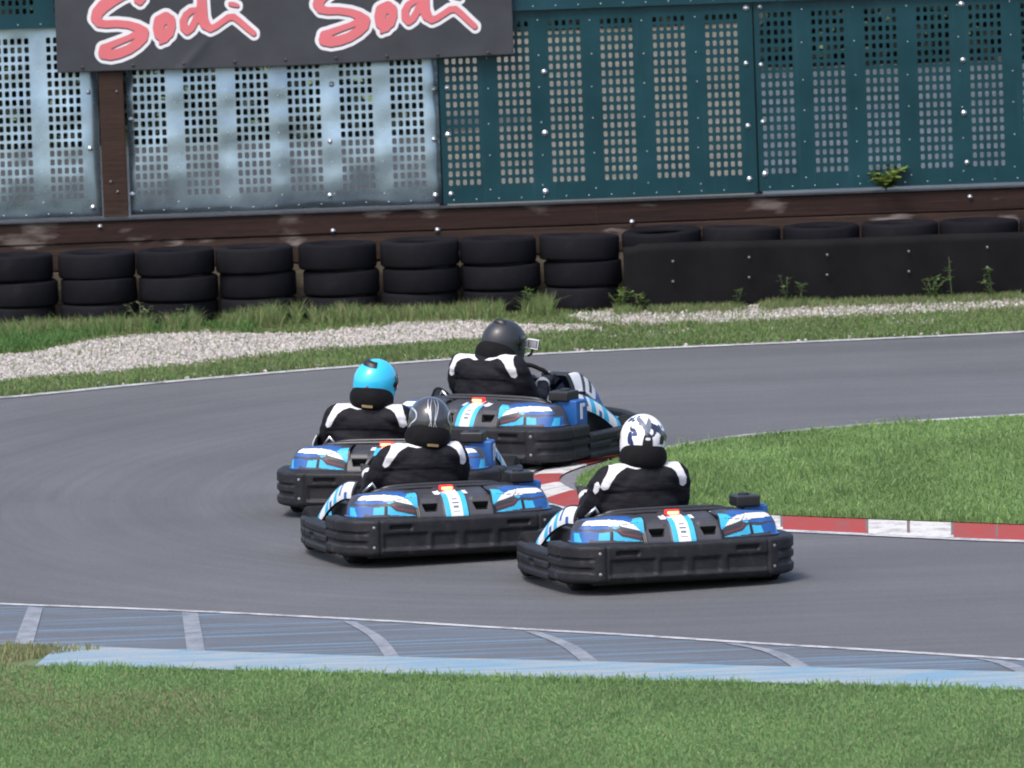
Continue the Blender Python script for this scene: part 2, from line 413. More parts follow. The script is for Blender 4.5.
def raw_mesh(name, V, F4, col, mat, per):
    """numpy mesh of quads/tris with a per vertex colour"""
    me = bpy.data.meshes.new(name); me.vertices.add(len(V)); me.vertices.foreach_set('co', V.astype(np.float32).ravel())
    nf = len(F4); k = F4.shape[1]
    me.loops.add(nf * k); me.loops.foreach_set('vertex_index', F4.astype(np.int32).ravel())
    me.polygons.add(nf); me.polygons.foreach_set('loop_start', np.arange(0, nf * k, k, dtype=np.int32))
    me.update(calc_edges=True)
    at = me.attributes.new('tint', 'FLOAT_COLOR', 'POINT'); c4 = np.ones((len(V), 4), np.float32); c4[:, :3] = col
    at.data.foreach_set('color', c4.ravel()); me.materials.append(mat)
    o = bpy.data.objects.new(name, me); COL.objects.link(o); return o
PHI = (1 + 5 ** .5) / 2
ICO = np.array([(-1, PHI, 0), (1, PHI, 0), (-1, -PHI, 0), (1, -PHI, 0), (0, -1, PHI), (0, 1, PHI), (0, -1, -PHI), (0, 1, -PHI), (PHI, 0, -1), (PHI, 0, 1), (-PHI, 0, -1), (-PHI, 0, 1)]) / math.hypot(1, PHI)
ICF = np.array([(0, 11, 5), (0, 5, 1), (0, 1, 7), (0, 7, 10), (0, 10, 11), (1, 5, 9), (5, 11, 4), (11, 10, 2), (10, 7, 6), (7, 1, 8), (3, 9, 4), (3, 4, 2), (3, 2, 6), (3, 6, 8), (3, 8, 9), (4, 9, 5), (2, 4, 11), (6, 2, 10), (8, 6, 7), (9, 8, 1)])
m_stone = tint_mat('gravel_stone', .85)
sx, sy = [], []
for g, dens in zip(gpoly, (1800, 1000, 600)):
    def keep(x, y, g=g): return .25 + .75 * smoothstep(.0, .12, poly_sd(x, y, g))
    x, y = region_points(g, dens, keep); sx.append(x); sy.append(y)
# strays along the verge
vx, vy = region_points([G(*q) for q in [(-60, 400), (500, 357), (1100, 328), (1100, 324), (500, 352), (-60, 394)]], 60); sx.append(vx); sy.append(vy)
vx, vy = region_points([G(*q) for q in [(470, 350), (540, 318), (620, 306), (1080, 293), (1080, 320), (700, 334)]], 150, lambda x, y: fnoise(x * 2, y * 1.2) > .55); sx.append(vx); sy.append(vy)
sx = np.concatenate(sx); sy = np.concatenate(sy); n = len(sx)
size = RNG.uniform(.007, .0135, n) * RNG.choice([.7, 1, 1.2], n)
V = ICO[None] * (1 + RNG.uniform(-.25, .25, (n, 12, 1))) * (size[:, None, None] * RNG.uniform(.7, 1.3, (n, 1, 3)))
V = V + np.stack([sx, sy, .004 + size * .45], 1)[:, None, :]
shade = RNG.uniform(.20, .45, n)[:, None] * np.stack([np.ones(n), RNG.uniform(.92, .96, n), RNG.uniform(.84, .94, n)], 1)
o = raw_mesh('gravel', V.reshape(-1, 3), (ICF[None] + np.arange(n)[:, None, None] * 12).reshape(-1, 3), np.repeat(shade, 12, 0), m_stone, 12)
tag(o, 'pale loose gravel lying along the verge below the tyre wall', 'gravel', kind='stuff')

# ------------------------------------------------------------------ grass
m_blade = tint_mat('grass_blade', .6, .45)
def blades(name, x, y, h, w, pal, label, z0=0.0, lean=.55, dry=None):
    n = len(x); h = h * RNG.uniform(.5, 1.25, n); ang = RNG.uniform(0, 2 * PI, n); yaw = RNG.uniform(0, 2 * PI, n)
    w = w * RNG.uniform(.7, 1.3, n); ln = h * RNG.uniform(.1, lean * 1.6, n)
    dx, dy = np.cos(ang), np.sin(ang); ux, uy = np.cos(yaw) * w / 2, np.sin(yaw) * w / 2
    z0 = np.full(n, z0) if np.isscalar(z0) else z0
    P = np.zeros((n, 5, 3))
    P[:, 0] = np.stack([x - ux, y - uy, z0 - .004], 1); P[:, 1] = np.stack([x + ux, y + uy, z0 - .004], 1)
    mx, my = x + dx * ln * .35, y + dy * ln * .35; hz = h * .6
    P[:, 2] = np.stack([mx + ux * .8, my + uy * .8, z0 + hz], 1); P[:, 3] = np.stack([mx - ux * .8, my - uy * .8, z0 + hz], 1)
    P[:, 4] = np.stack([x + dx * ln, y + dy * ln, z0 + h * np.clip(1 - .25 * ln / h, .5, 1)], 1)
    F = np.array([(0, 1, 2), (0, 2, 3), (3, 2, 4)])
    F = (F[None] + np.arange(n)[:, None, None] * 5).reshape(-1, 3)
    pal = np.array(pal); c = pal[RNG.integers(0, len(pal), n)] * RNG.uniform(.82, 1.18, (n, 1))
    patch = fnoise(x * 1.7 + 3, y * .9 + 5)[:, None]
    c = c * (.88 + .52 * patch) * np.array((.95, 1.02, 1.02))
    if dry is not None:
        d = dry(x, y); pick = RNG.random(n) < d
        c[pick] = np.array((.27, .245, .14)) * RNG.uniform(.6, 1.3, (pick.sum(), 1))
    o = raw_mesh(name, P.reshape(-1, 3), F, np.repeat(c, 5, 0), m_blade, 5)
    return tag(o, label, 'grass', kind='stuff')
GP = [(.168, .265, .098), (.182, .282, .105), (.152, .248, .090), (.20, .288, .118), (.192, .262, .115)]
# foreground lawn
fg = low_l[::1] + [G(1300, 860), G(-420, 860)]
fg = [(p[0], p[1] + .03) for p in low_l] + [G(1300, 850), G(-420, 840)]
def kf(x, y):
    inside = (np.abs(x) < 3.3)
    return np.where(inside, 1, .35) * np.where(y < 48, .4, 1) * (.5 + .5 * smoothstep(.25, .5, fnoise(x * 2.3, y * 1.1)))
x, y = region_points(fg, 9000, kf)
dry_fg = lambda x, y: .05 + .30 * smoothstep(.54, .72, fnoise(x * 1.1 + 2, y * .55 + 4.4)) * smoothstep(50, 52, y)
blades('grass', x, y, .030, .0062, [tuple(c * .95 for c in q) for q in GP], 'mown grass lawn in front of the pale blue kerb', .0, .7, dry_fg)
# taller fringe that overlaps the blue kerb
sd = np.array(low_l); t = RNG.uniform(0, len(sd) - 1.01, 5200); i0 = t.astype(int); f = (t - i0)[:, None]
pt = sd[i0] * (1 - f) + sd[i0 + 1] * f; off = RNG.normal(0, .07, 5200)
kk = fnoise(pt[:, 0] * 3, pt[:, 1] * 0 + 2) > .36
blades('grass', pt[kk, 0], (pt[:, 1] + off - .10)[kk], .055, .007, GP, 'taller grass fringe growing over the edge of the pale blue kerb', .0, .7)
# dry corner at the left end of the kerb
x, y = region_points([G(*q) for q in [(-420, 634), (-200, 641), (0, 648), (40, 650), (105, 652), (60, 656), (20, 662), (0, 668), (-420, 664)]], 3600)
blades('grass', x, y, .05, .0075, [(.26, .245, .12), (.20, .23, .10), (.30, .27, .15)], 'dry yellow grass at the left end of the pale blue kerb', .006)
# infield
in_g = G_line(in_px[:14] + [(648, 458.5), (692, 450), (750, 442), (880, 430.5), (1024, 421.5), (1160, 412), (1300, 403)], 80)
def ki_(x, y): return np.where(x < 3.6, 1, .35)
x, y = region_points(in_g, 5600, ki_)
GI = [(.178, .268, .088), (.198, .288, .098), (.160, .242, .082), (.218, .295, .118), (.20, .268, .118)]
blades('grass', x, y, .042, .0075, GI, 'bright green grass of the infield island inside the red and white kerb', .02, .7)
tx, ty = region_points(in_g, 26, lambda x, y: (fnoise(x * 1.5, y) > .45) * np.where(x < 3.6, 1, .3))
rep = 14; tx = np.repeat(tx, rep) + RNG.normal(0, .05, len(tx) * rep); ty = np.repeat(ty, rep) + RNG.normal(0, .05, len(ty) * rep)
ok = in_poly(tx, ty, in_g)
blades('grass', tx[ok], ty[ok], .085, .0075, [(.17, .25, .08), (.20, .26, .11), (.13, .21, .06)], 'taller pale tufts in the infield grass', .02, .8)
# far verge: between the white line and the tyre wall
far_in = [(p[0], p[1] + .12) for p in far_l]
verge = far_in + [(7.0, 75.1), (-7.0, 75.1)]
def kv(x, y):
    d = np.full(x.shape, -9.0)
    for g in gpoly: d = np.maximum(d, poly_sd(x, y, g))
    n = fnoise(x * 2.2, y * 1.3)
    k = np.where(d > .05 + .5 * (n - .45), .06 + .16 * (x > .2), 1.0)
    right = smoothstep(.3, 1.2, x) * smoothstep(71.9, 72.6, y)
    return k * np.where(np.abs(x) < 4.4, 1, .3) * (1 - .45 * right * (n < .5))
x, y = region_points(verge, 3000, kv)
GV = [(.125, .195, .060), (.142, .212, .066), (.110, .170, .056), (.17, .215, .095), (.18, .195, .10)]
dv = lambda x, y: .06 + .16 * smoothstep(-.8, .5, x) * smoothstep(72.5, 73.5, y) + .1 * smoothstep(.5, .7, fnoise(x + 9, y))
blades('grass', x, y, .045, .0085, GV, 'rough verge grass between the far white line and the tyre wall', .0, .8, dv)
# rank grass against the tyres
x = RNG.uniform(-5.5, 5.5, 30000); y = 74.36 + RNG.normal(0, .16, 30000) - .12 * smoothstep(-1.5, -3, x) * RNG.random(30000) * 2
hh = (.13 + .06 * smoothstep(.38, .72, fnoise(x * 2.4, x * 0 + 1.5))) * (1 - .55 * smoothstep(.4, 1.1, x))
ok = fnoise(x * 3.1 + 4, y * 0) > .33
blades('grass', x[ok], y[ok], hh[ok], .0062, GV, 'long rank grass growing against the foot of the tyre wall', .0, .6, lambda x, y: .22)
x = RNG.uniform(-3.9, -1.9, 9000); y = RNG.uniform(72.2, 74.3, 9000)
ok = np.ones(9000, bool)
for g in gpoly: ok &= ~in_poly(x, y, g)
blades('grass', x[ok], y[ok], .10, .009, [(.085, .165, .050), (.10, .185, .055)], 'lush dark grass bank between the gravel and the leftmost tyres', .0, .7)

# single tall weeds
m_leaf = tint_mat('weed_leaf', .55, .25)
def weed(px, py, h, label, spread=.10, stems=5, col=(.075, .13, .035), cat='weed', group='weeds growing along the tyre wall', name='weed', Y=None, z=0, leaf=1.0):
    Y = 74.42 if Y is None else Y; gx, gy = W(px, py, Y)[0], Y
    root = empty(name, (gx, gy, z)); tag(root, label, cat, group)
    mb = MB(); lf = []
    for s in range(stems):
        a = random.uniform(0, 2 * PI); r = random.uniform(.2, 1) * spread; hh = h * random.uniform(.55, 1)
        p = [(0, 0, -.01), (r * .35 * math.cos(a), r * .35 * math.sin(a), hh * .5), (r * math.cos(a), r * math.sin(a), hh)]
        pts = spline(p, 7); mb.tube(pts, [.004 * (1 - .08 * k) for k in range(7)], 5)
        for k in range(16):
            q = pts[random.randint(1, 6)]; b = random.uniform(0, 2 * PI); l = random.uniform(.03, .06) * leaf
            d = Vector((math.cos(b), math.sin(b), random.uniform(-.2, .5))) * l; w = Vector((-math.sin(b), math.cos(b), 0)) * l * .28
            lf.append((q, q + d * .5 + w, q + d, q + d * .5 - w))
    mb.build('stem', plain_cached('weed_stem', (.09, .12, .045)), root)
    V = np.array([[tuple(v) for v in q] for q in lf]); n = len(lf)
    c = np.array(col)[None] * RNG.uniform(.7, 1.4, (n, 1))
    o = raw_mesh('foliage', V.reshape(-1, 3), (np.array([0, 1, 2, 3])[None] + np.arange(n)[:, None] * 4), np.repeat(c, 4, 0), m_leaf, 4)
    o.parent = root
_pc = {}
def plain_cached(name, col):
    if name not in _pc: _pc[name] = plain(name, col, .7)
    return _pc[name]
weed(532, 309, .22, 'tall bushy weed in front of the sixth and seventh tyre stacks from the left', .10, 6)
weed(621, 309, .21, 'leafy bright weed at the left end of the black rubber sheet', .12, 8, (.10, .17, .04))
weed(640, 307, .14, 'low round weed just right of the left end of the black rubber sheet', .08, 6, (.10, .16, .04))
weed(738, 303, .22, 'single thin weed with two stalks before the left part of the rubber sheet', .04, 2)
weed(787, 302, .24, 'pair of upright thin weeds in front of the middle of the rubber sheet', .07, 3, (.07, .12, .04))
weed(801, 302, .20, 'short upright weed right beside the pair of thin weeds', .05, 3, (.08, .13, .045))
weed(932, 297, .26, 'broad grassy weed in front of the right part of the rubber sheet', .12, 6, (.07, .13, .035))
weed(952, 296, .36, 'tallest single stalk weed standing against the rubber sheet', .05, 2, (.06, .11, .03))
weed(992, 294, .24, 'upright weed by the rightmost bolts of the rubber sheet', .08, 4, (.07, .12, .035))
weed(182, 322, .2, 'thin seeding weed standing before the third tyre stack from the left', .07, 3, (.10, .13, .06))
weed(140, 322, .22, 'feathery weed growing in the gap after the second tyre stack from the left', .09, 5, (.12, .15, .07))
# ------------------------------------------------------------------ fence: perforated panels, timber, banner
YP = 75.3
def panel_mat(name, base, metal, rough, lo=.8, hi=1.2, streak=0):
    m, nt, b = new_mat(name)
    v = coords(nt); n = noise(nt, 2.2, 5, .6, v); f = noise(nt, 60, 3, .7, v)
    r = ramp(nt, n.outputs[0], [(.3, tuple(c * lo for c in base)), (.7, tuple(c * hi for c in base))])
    c = r.outputs[0]
    if streak:
        s = noise(nt, 3, 4, .6, coords(nt, (9, 1, .5))); sr = ramp(nt, s.outputs[0], [(.55, (0,) * 3), (.8, (streak,) * 3)])
        c = mixc(nt, sr.outputs[0], c, (.25, .33, .38))
    L(nt, c, b.inputs['Base Color']); b.inputs['Metallic'].default_value = metal
    rr = ramp(nt, n.outputs[0], [(.3, (rough * .8,) * 3), (.7, (rough * 1.25,) * 3)]); L(nt, rr.outputs[0], b.inputs['Roughness'])
    b.inputs['Specular IOR Level'].default_value = .3
    bump(nt, b, f.outputs[0], .05, .003); return m
m_teal = panel_mat('teal_painted_steel', (.0030, .034, .046), .0, .36, .8, 1.2, .04)
m_glare = panel_mat('pale_glare_steel', (.31, .405, .475), .85, .28, .6, 1.25)  # pale metal base stands in for sky glare on the left panels
m_upper = panel_mat('upper_teal_steel', (.006, .040, .055), .2, .35)
washer_mb = MB(); washer_mb.lathe([(0, -.012), (.008, -.012), (.009, -.006), (.019, -.004), (.021, 0)], 16, 'y')
washer_me = None
def washer(parent, x, z, s=1, y=None):
    global washer_me
    if washer_me is None:
        o = washer_mb.build('washer', MAT['steel'], parent, True); washer_me = o.data
    else:
        o = bpy.data.objects.new('washer', washer_me); COL.objects.link(o); o.parent = parent
    o.location = (x, -.004 if y is None else y, z); o.scale = (s, 1, s); return o
rivet_me = None
def rivet(parent, x, y, z):
    global rivet_me
    if rivet_me is None:
        mb = MB(); mb.ball((0, 0, 0), (.0055, .003, .0055), 8, 4); rivet_me = mb.mesh('rivet', [MAT['steel']])
    o = bpy.data.objects.new('rivet', rivet_me); COL.objects.link(o); o.parent = parent; o.location = (x, y, z)
def perforated(x0, x1, z0, z1, centres, rows, mat, label, warp=None, y=YP, washers=(), tiltx=0):
    root = empty('perforated_panel', (x0, y, z0)); tag(root, label, 'fence panel', 'perforated metal panels of the fence')
    HW, HH, CP = (.034, .047, .053) if mat is m_glare else (.029, .042, .053)
    xs = [0, x1 - x0]; hx = []
    for c in centres:
        for k in range(5):
            a = c - x0 + (k - 2) * CP
            if a - HW / 2 > .01 and a + HW / 2 < x1 - x0 - .01: hx.append((a - HW / 2, a + HW / 2))
    for a in hx: xs += list(a)
    zs = [0, z1 - z0]; hz = [(r - z0 - HH / 2, r - z0 + HH / 2) for r in rows]
    for a in hz: zs += list(a)
    def dens(l, step):
        l = sorted(l); out = [l[0]]
        for q in l[1:]:
            d = q - out[-1]; k = max(1, int(d / step + .5)) if d > step * 1.4 else 1
            base = out[-1]
            for i in range(1, k + 1): out.append(base + d * i / k)
        return out
    xs = dens(xs, .035); zs = dens(zs, .035)
    hxs = {round(a[0], 5) for a in hx}; hzs = {round(a[0], 5) for a in hz}
    def wp(x, z): return 0 if warp is None else warp(x + x0, z + z0, x / (x1 - x0), z / (z1 - z0))
    mb = MB(); nz = len(zs)
    V = [(x, wp(x, z), z) for x in xs for z in zs]; Fs = []; 
    for i in range(len(xs) - 1):
        for j in range(nz - 1):
            hole = round(xs[i], 5) in hxs and round(zs[j], 5) in hzs
            if not hole: Fs.append((i * nz + j, (i + 1) * nz + j, (i + 1) * nz + j + 1, i * nz + j + 1))
    mb.add(V, Fs)
    c = .007
    for a in hx:
        for b2 in hz:
            for (ex, sx_) in ((a[0], 1), (a[1], -1)):
                for (ez, sz_) in ((b2[0], 1), (b2[1], -1)):
                    p = [(ex, ez), (ex + sx_ * c, ez), (ex, ez + sz_ * c)]
                    if sx_ * sz_ < 0: p = p[::-1]
                    mb.add([(q[0], wp(q[0], q[1]), q[1]) for q in p], [(0, 1, 2)])
    T = .004
    for a in hx:                                   # punched edges of the holes
        for b2 in hz:
            q = [(a[0], b2[0]), (a[1], b2[0]), (a[1], b2[1]), (a[0], b2[1])]; w4 = [wp(*k) for k in q]
            for k in range(4):
                p, r, wa, wb = q[k], q[(k + 1) % 4], w4[k], w4[(k + 1) % 4]
                mb.add([(p[0], wa, p[1]), (r[0], wb, r[1]), (r[0], wb + T, r[1]), (p[0], wa + T, p[1])], [(0, 1, 2, 3)])
    ww, hh = x1 - x0, z1 - z0
    for k in range(40):
        for (p, r) in (((ww * k / 40, 0), (ww * (k + 1) / 40, 0)), ((0, hh * k / 40), (0, hh * (k + 1) / 40)), ((ww, hh * k / 40), (ww, hh * (k + 1) / 40))):
            mb.add([(p[0], wp(*p), p[1]), (r[0], wp(*r), r[1]), (r[0], wp(*r) + T, r[1]), (p[0], wp(*p) + T, p[1])], [(0, 1, 2, 3)])
    sheet_o = mb.build('sheet', mat, root, True, clean=False)
    # small rivets between the hole fields
    gaps = sorted(centres)
    if z0 < 1:
        for g0, g1 in zip(gaps[:-1], gaps[1:]):
            for k in range(6):
                xx = (g0 + g1) / 2 - x0 + random.uniform(-.008, .008); zz = .10 + k * .25 + random.uniform(-.02, .02)
                if zz < z1 - z0 - .04: rivet(root, xx, wp(xx, zz) - .003, zz)
    for k in range(min(24, int((x1 - x0) / .17))):
        xx = .08 + k * .17; rivet(root, xx, wp(xx, .03) - .003, .03)
    for px, py in washers:
        wx, wz = W(px, py, y); xx, zz = wx - x0, wz - z0
        washer(root, xx, zz, random.uniform(.85, 1.1), wp(xx, zz) - .004)
    return root
Z0, Z1 = .795, 2.235
rows = [.955 + .0655 * k for k in range(19)]
rowsU = [2.37 + .0655 * k for k in range(19)]
S = .9947
cL0 = [-4.09 * S - 0, -3.696 * S, -3.317 * S]; cL = [c * S for c in (-2.673, -2.287, -1.893, -1.498, -1.104, -.718)]
cC = [c * S for c in (-.300, .098, .490, .886, 1.284, 1.683)]; cR = [c * S for c in (2.095, 2.489, 2.889, 3.285, 3.681, 4.076)]
xA, xB, xP0, xP1 = -.466, 1.922, -3.045, -2.83
def warpL(x, z, u, v):
    # lean shaped to reflect sky, curled foot and sides to go dark; dented bands
    k = math.floor((x - cL[0]) / .3955 + .5 + .5); band = .5 - .5 * math.cos((x - cL[0]) / .3955 * 2 * PI)
    ph = (k * 2.4) % 6.28
    r = .0034 * band ** 2 * math.sin(2 * PI * z / (.29 + .03 * math.sin(k * 1.7)) + ph) + .0012 * (1 - band) * math.sin(2 * PI * z / .5 + k)
    rib = -.006 * band
    cloud = .012 * (fnoise(x * 1.9 + 3, z * 2.6) - .5) + .012 * (fnoise(x * 1.1, z * 1.3 + 7) - .5)
    foot = (.024 + .034 * fnoise(x * 2.7, 2)) * math.exp(-v / .11)
    side = .030 * (math.exp(-(1 - u) / .012) + math.exp(-u / .02)) * (.5 + fnoise(z * 3, x) * .8)
    return float(.135 * v + r + rib + cloud + foot * 1.6 + side)
def warpC(x, z, u, v): return float(.004 * (fnoise(x * 1.2 + 5, z * 1.2) - .5))
def warpR(x, z, u, v): return float(.010 * (fnoise(x * 1.4 + 2, z * 1.1) - .5) - .006 * math.sin(2 * PI * (x - cR[0]) / .3955) * .2)
perforated(-5.4, xP0, Z0, Z1, [-5.27, -4.875, -4.48] + cL0, rows, m_glare, 'pale dented perforated panel left of the brown post', warpL, YP, [(93, 208), (90, 149), (88, 93)])
perforated(xP1, xA - .012, Z0, Z1, cL, rows, m_glare, 'pale rippled perforated panel under the dark banner, right of the brown post', warpL, YP, [(131, 120), (132, 195), (331.4, 85), (330, 142), (330, 196), (435.6, 196), (434, 90), (434, 140)])
perforated(xA, xB - .012, Z0, Z1, cC, rows, m_teal, 'flat dark teal perforated panel with beige ground showing through its holes', warpC, YP, [(544, 72), (545, 133), (545.5, 191.5), (746, 8), (746, 63.5), (748, 126), (749.6, 179), (447, 88), (448, 135), (451, 194)])
perforated(xB, 4.32, Z0 + .01, Z1 + .02, cR, rows, m_teal, 'teal perforated panel at the right with a small green plant at its foot', warpR, YP + .004, [(760, 7), (761, 65), (763, 122), (765, 174), (961.4, 4), (963, 60), (964, 113), (967, 162.5)])
perforated(4.335, 6.6, Z0 + .01, Z1 + .02, [4.47 + .395 * k for k in range(6)], rows, m_teal, 'teal perforated panel beyond the right edge of the view', warpR, YP + .002)
for (a, b2, cs, lab) in [(-5.4, -2.90, [-5.2 + .395 * k for k in range(6)], 'upper perforated panel above the pale panel at the far left'),
                         (-2.888, -.34, [-2.70 + .395 * k for k in range(6)], 'upper perforated panel mostly hidden behind the dark banner'),
                         (-.328, 2.1, [-.16 + .395 * k for k in range(6)], 'upper perforated panel above the flat teal panel with beige holes'),
                         (2.112, 6.6, [2.28 + .395 * k for k in range(11)], 'upper perforated panel above the teal panel with the small plant')]:
    perforated(a, b2, Z1 + .004, 3.75, cs, rowsU, m_upper, lab, lambda x, z, u, v: float(-.012 - .01 * math.exp(-v / .06) * fnoise(x * 3, 2) + .01 * fnoise(x * 2, z * 2)), YP - .022)

def wood_mat(name, dark, light, pale=.0):
    m, nt, b = new_mat(name)
    v = coords(nt, (.35, 3, 12)); g = noise(nt, 4, 6, .75, v); v2 = coords(nt, (.9, 1, 3.2)); p = noise(nt, 1.7, 4, .55, v2); k = noise(nt, 50, 3, .7, coords(nt, (.2, 1, 3)))
    r = ramp(nt, g.outputs[0], [(.3, dark), (.7, light)])
    pr = ramp(nt, p.outputs[0], [(.57, (0,) * 3), (.66, (pale,) * 3)])
    kr = ramp(nt, k.outputs[0], [(.3, (.7,) * 3), (.7, (1.2,) * 3)])
    c = mixc(nt, 1, r.outputs[0], kr.outputs[0], 'MULTIPLY')
    c = mixc(nt, pr.outputs[0], c, (.22, .19, .175)); L(nt, c, b.inputs['Base Color'])
    b.inputs['Roughness'].default_value = .7; b.inputs['Specular IOR Level'].default_value = .25; bump(nt, b, g.outputs[0], .5, .006); return m
m_w1 = wood_mat('dark_stained_timber', (.006, .0024, .002), (.034, .015, .011), .45)
m_w2 = wood_mat('weathered_timber', (.009, .005, .004), (.052, .030, .023), 1.0)
m_wp = wood_mat('brown_post_timber', (.016, .008, .006), (.042, .022, .016), .12)
def board(x0, x1, z0, z1, y, t, mat, label, cat='timber board', name='timber_board', group='timber boards under the fence panels'):
    mb = MB(); n = max(4, int((x1 - x0) / .25)); P = []
    prof = [(0, z0 + .008), (0, z1 - .008), (.008, z1), (t, z1), (t, z0), (.008, z0), (0, z0 + .008)]
    for i in range(n + 1):
        x = x0 + (x1 - x0) * i / n; dz = .006 * (fnoise(x * 1.3 + z0 * 9, z0 * 5) - .5); dy = .008 * (fnoise(x + z0 * 7, 3) - .5)
        P.append([(x, y + a + dy, z + dz) for a, z in prof])
    mb.grid(P, n + 1, 7)
    o = 7 * 0
    mb.f.append(tuple(range(6))); mb.m.append(0); mb.f.append(tuple(n * 7 + k for k in range(6))[::-1]); mb.m.append(0)
    ob = mb.build(name, mat, None, False); return tag(ob, label, cat, group)
YB = YP - .12
# metal ledge strip under the panels
lm = MB(); lm.box((.6, YP - .07, Z0 - .012), (12.2, .13, .008)); lm.box((.6, YP - .137, Z0 - .0135), (12.2, .004, .011))
tag(lm.build('metal_flashing', plain('flashing_metal', (.06, .065, .075), .45, .6, .3)), 'thin metal flashing strip between the panels and the timber boards', 'flashing')
xs1 = W(597, 220, YB)[0]; xs2 = W(331, 236, YB)[0]; xs3 = W(889, 217, YB)[0]
b1 = board(-5.5, xs1 - .0005,   .609, Z0 - .018, YB, .08, m_w1, 'long dark brown board directly below the pale panels, left half of the fence')
b2_ = board(xs1 + .0005, 6.7,   .609, Z0 - .018, YB + .004, .08, m_w1, 'long dark brown board directly below the teal panels, right half of the fence')
b3 = board(-5.5, xs2 - .0005, .40, .607, YB + .012, .08, m_w2, 'weathered lower board behind the first three tyre stacks from the left')
b4 = board(xs2 + .0005, xs3 - .0005, .40, .607, YB + .008, .08, m_w2, 'weathered lower board in the middle, behind the stacks left of the rubber sheet')
b5 = board(xs3 + .0005, 6.7, .40, .607, YB + .013, .08, m_w2, 'weathered lower board at the right end with a pale worn joint')
b6 = board(-5.5, 6.7, .0, .399, YB + .02, .08, wood_mat('grimy_base_timber', (.08, .07, .055), (.17, .15, .12), .6), 'grimy base plank seen only in the gaps between tyre stacks')
for o, ws in ((b1, [(100, 226.6), (333, 231), (437.5, 230)]), (b2_, [(970, 197), (632, 222)]), (b4, [(762, 232), (570, 236)])):
    for px, py in ws:
        wx, wz = W(px, py, YB); w = washer(o, wx, wz, .9, YB - .006)
# brown post
pm = MB(); pm.box(((xP0 + xP1) / 2, YP - .03, (Z0 + 3.75) / 2), (.185, .07, 3.75 - Z0))
post = pm.build('timber_post', m_wp, None, False, .006); tag(post, 'brown timber post standing between the two pale panels, below the banner', 'post')
for px, py in ((117, 91), (111, 181), (118, 191)):
    wx, wz = W(px, py, YP); washer(post, wx, wz, .5, YP - .068)
# steel posts carrying the fence from behind
for k, (x, lab) in enumerate([(-5.3, 'dark steel fence post behind the far left panel'), (-.47, 'dark steel fence post behind the joint of the pale and teal panels'), (1.92, 'dark steel fence post behind the joint of the two teal panels'), (4.33, 'dark steel fence post behind the right end of the fence')]):
    q = MB(); q.box((x, YP + .20, 1.9), (.06, .06, 3.8)); tag(q.build('fence_post', MAT['frame'], None, False, .004), lab, 'post', 'steel posts behind the fence')

# banner with the brush-script lettering
YBN = YP - .105
def banner_mat():
    m, nt, b = new_mat('printed_banner')
    v = coords(nt); n = noise(nt, 3, 4, .6, v)
    base = ramp(nt, n.outputs[0], [(.3, (.022, .024, .032)), (.7, (.033, .036, .046))]).outputs[0]
    for nm, col in (('ink_white', (.62, .62, .66)), ('ink_dark', (.04, .04, .05)), ('ink_red', (.55, .13, .15))):
        a = N(nt, 'ShaderNodeAttribute', attribute_name=nm)
        mr = N(nt, 'ShaderNodeMapRange'); mr.inputs[1].default_value = -.0015; mr.inputs[2].default_value = .0015; L(nt, a.outputs['Fac'], mr.inputs[0])
        base = mixc(nt, mr.outputs[0], base, col)
    L(nt, base, b.inputs['Base Color']); b.inputs['Roughness'].default_value = .55; return m
def strokes():
    """letters as tapered brush strokes, in photograph pixels of the left word: (path, radii)"""
    z = lambda pts, ox: [(ox + x / 10.24, y / 10.24, r / 10.24) for x, y, r in pts]
    out = []
    out.append(z([(575, 5, 26), (612, 15, 38), (640, -25, 42), (620, -75, 45), (540, -95, 50), (430, -55, 58), (330, -5, 66), (240, 60, 66), (180, 125, 60), (163, 185, 56), (190, 232, 46), (260, 246, 40), (380, 240, 39), (500, 252, 40), (590, 282, 46), (652, 325, 55), (640, 385, 55), (585, 445, 52), (500, 505, 50), (400, 545, 52), (310, 562, 54), (245, 545, 62), (245, 500, 52), (310, 462, 36), (400, 425, 32), (500, 385, 30), (590, 340, 36)], 80))
    out.append(z([(880, 180, 62), (815, 215, 62), (800, 285, 58), (812, 350, 56), (850, 375, 56), (905, 335, 58), (938, 265, 44), (925, 200, 52), (880, 180, 60)], 80))
    out.append(z([(905, 335, 50), (870, 395, 40), (820, 440, 16)], 80))
    out.append(z([(265, 95, 24), (215, 110, 34), (165, 150, 36), (135, 215, 40), (140, 280, 42), (175, 318, 40), (220, 285, 38), (255, 220, 36), (275, 160, 36)], 170))
    out.append(z([(350, -160, 46), (330, -80, 48), (325, 0, 50), (325, 90, 56), (330, 180, 58), (360, 250, 54), (410, 292, 38), (465, 272, 32), (530, 225, 32), (595, 178, 34), (650, 170, 34), (710, 215, 33), (790, 285, 32), (855, 338, 30)], 170))
    out.append(z([(615, 38, 22), (655, 45, 26), (690, 55, 20)], 170))
    return out
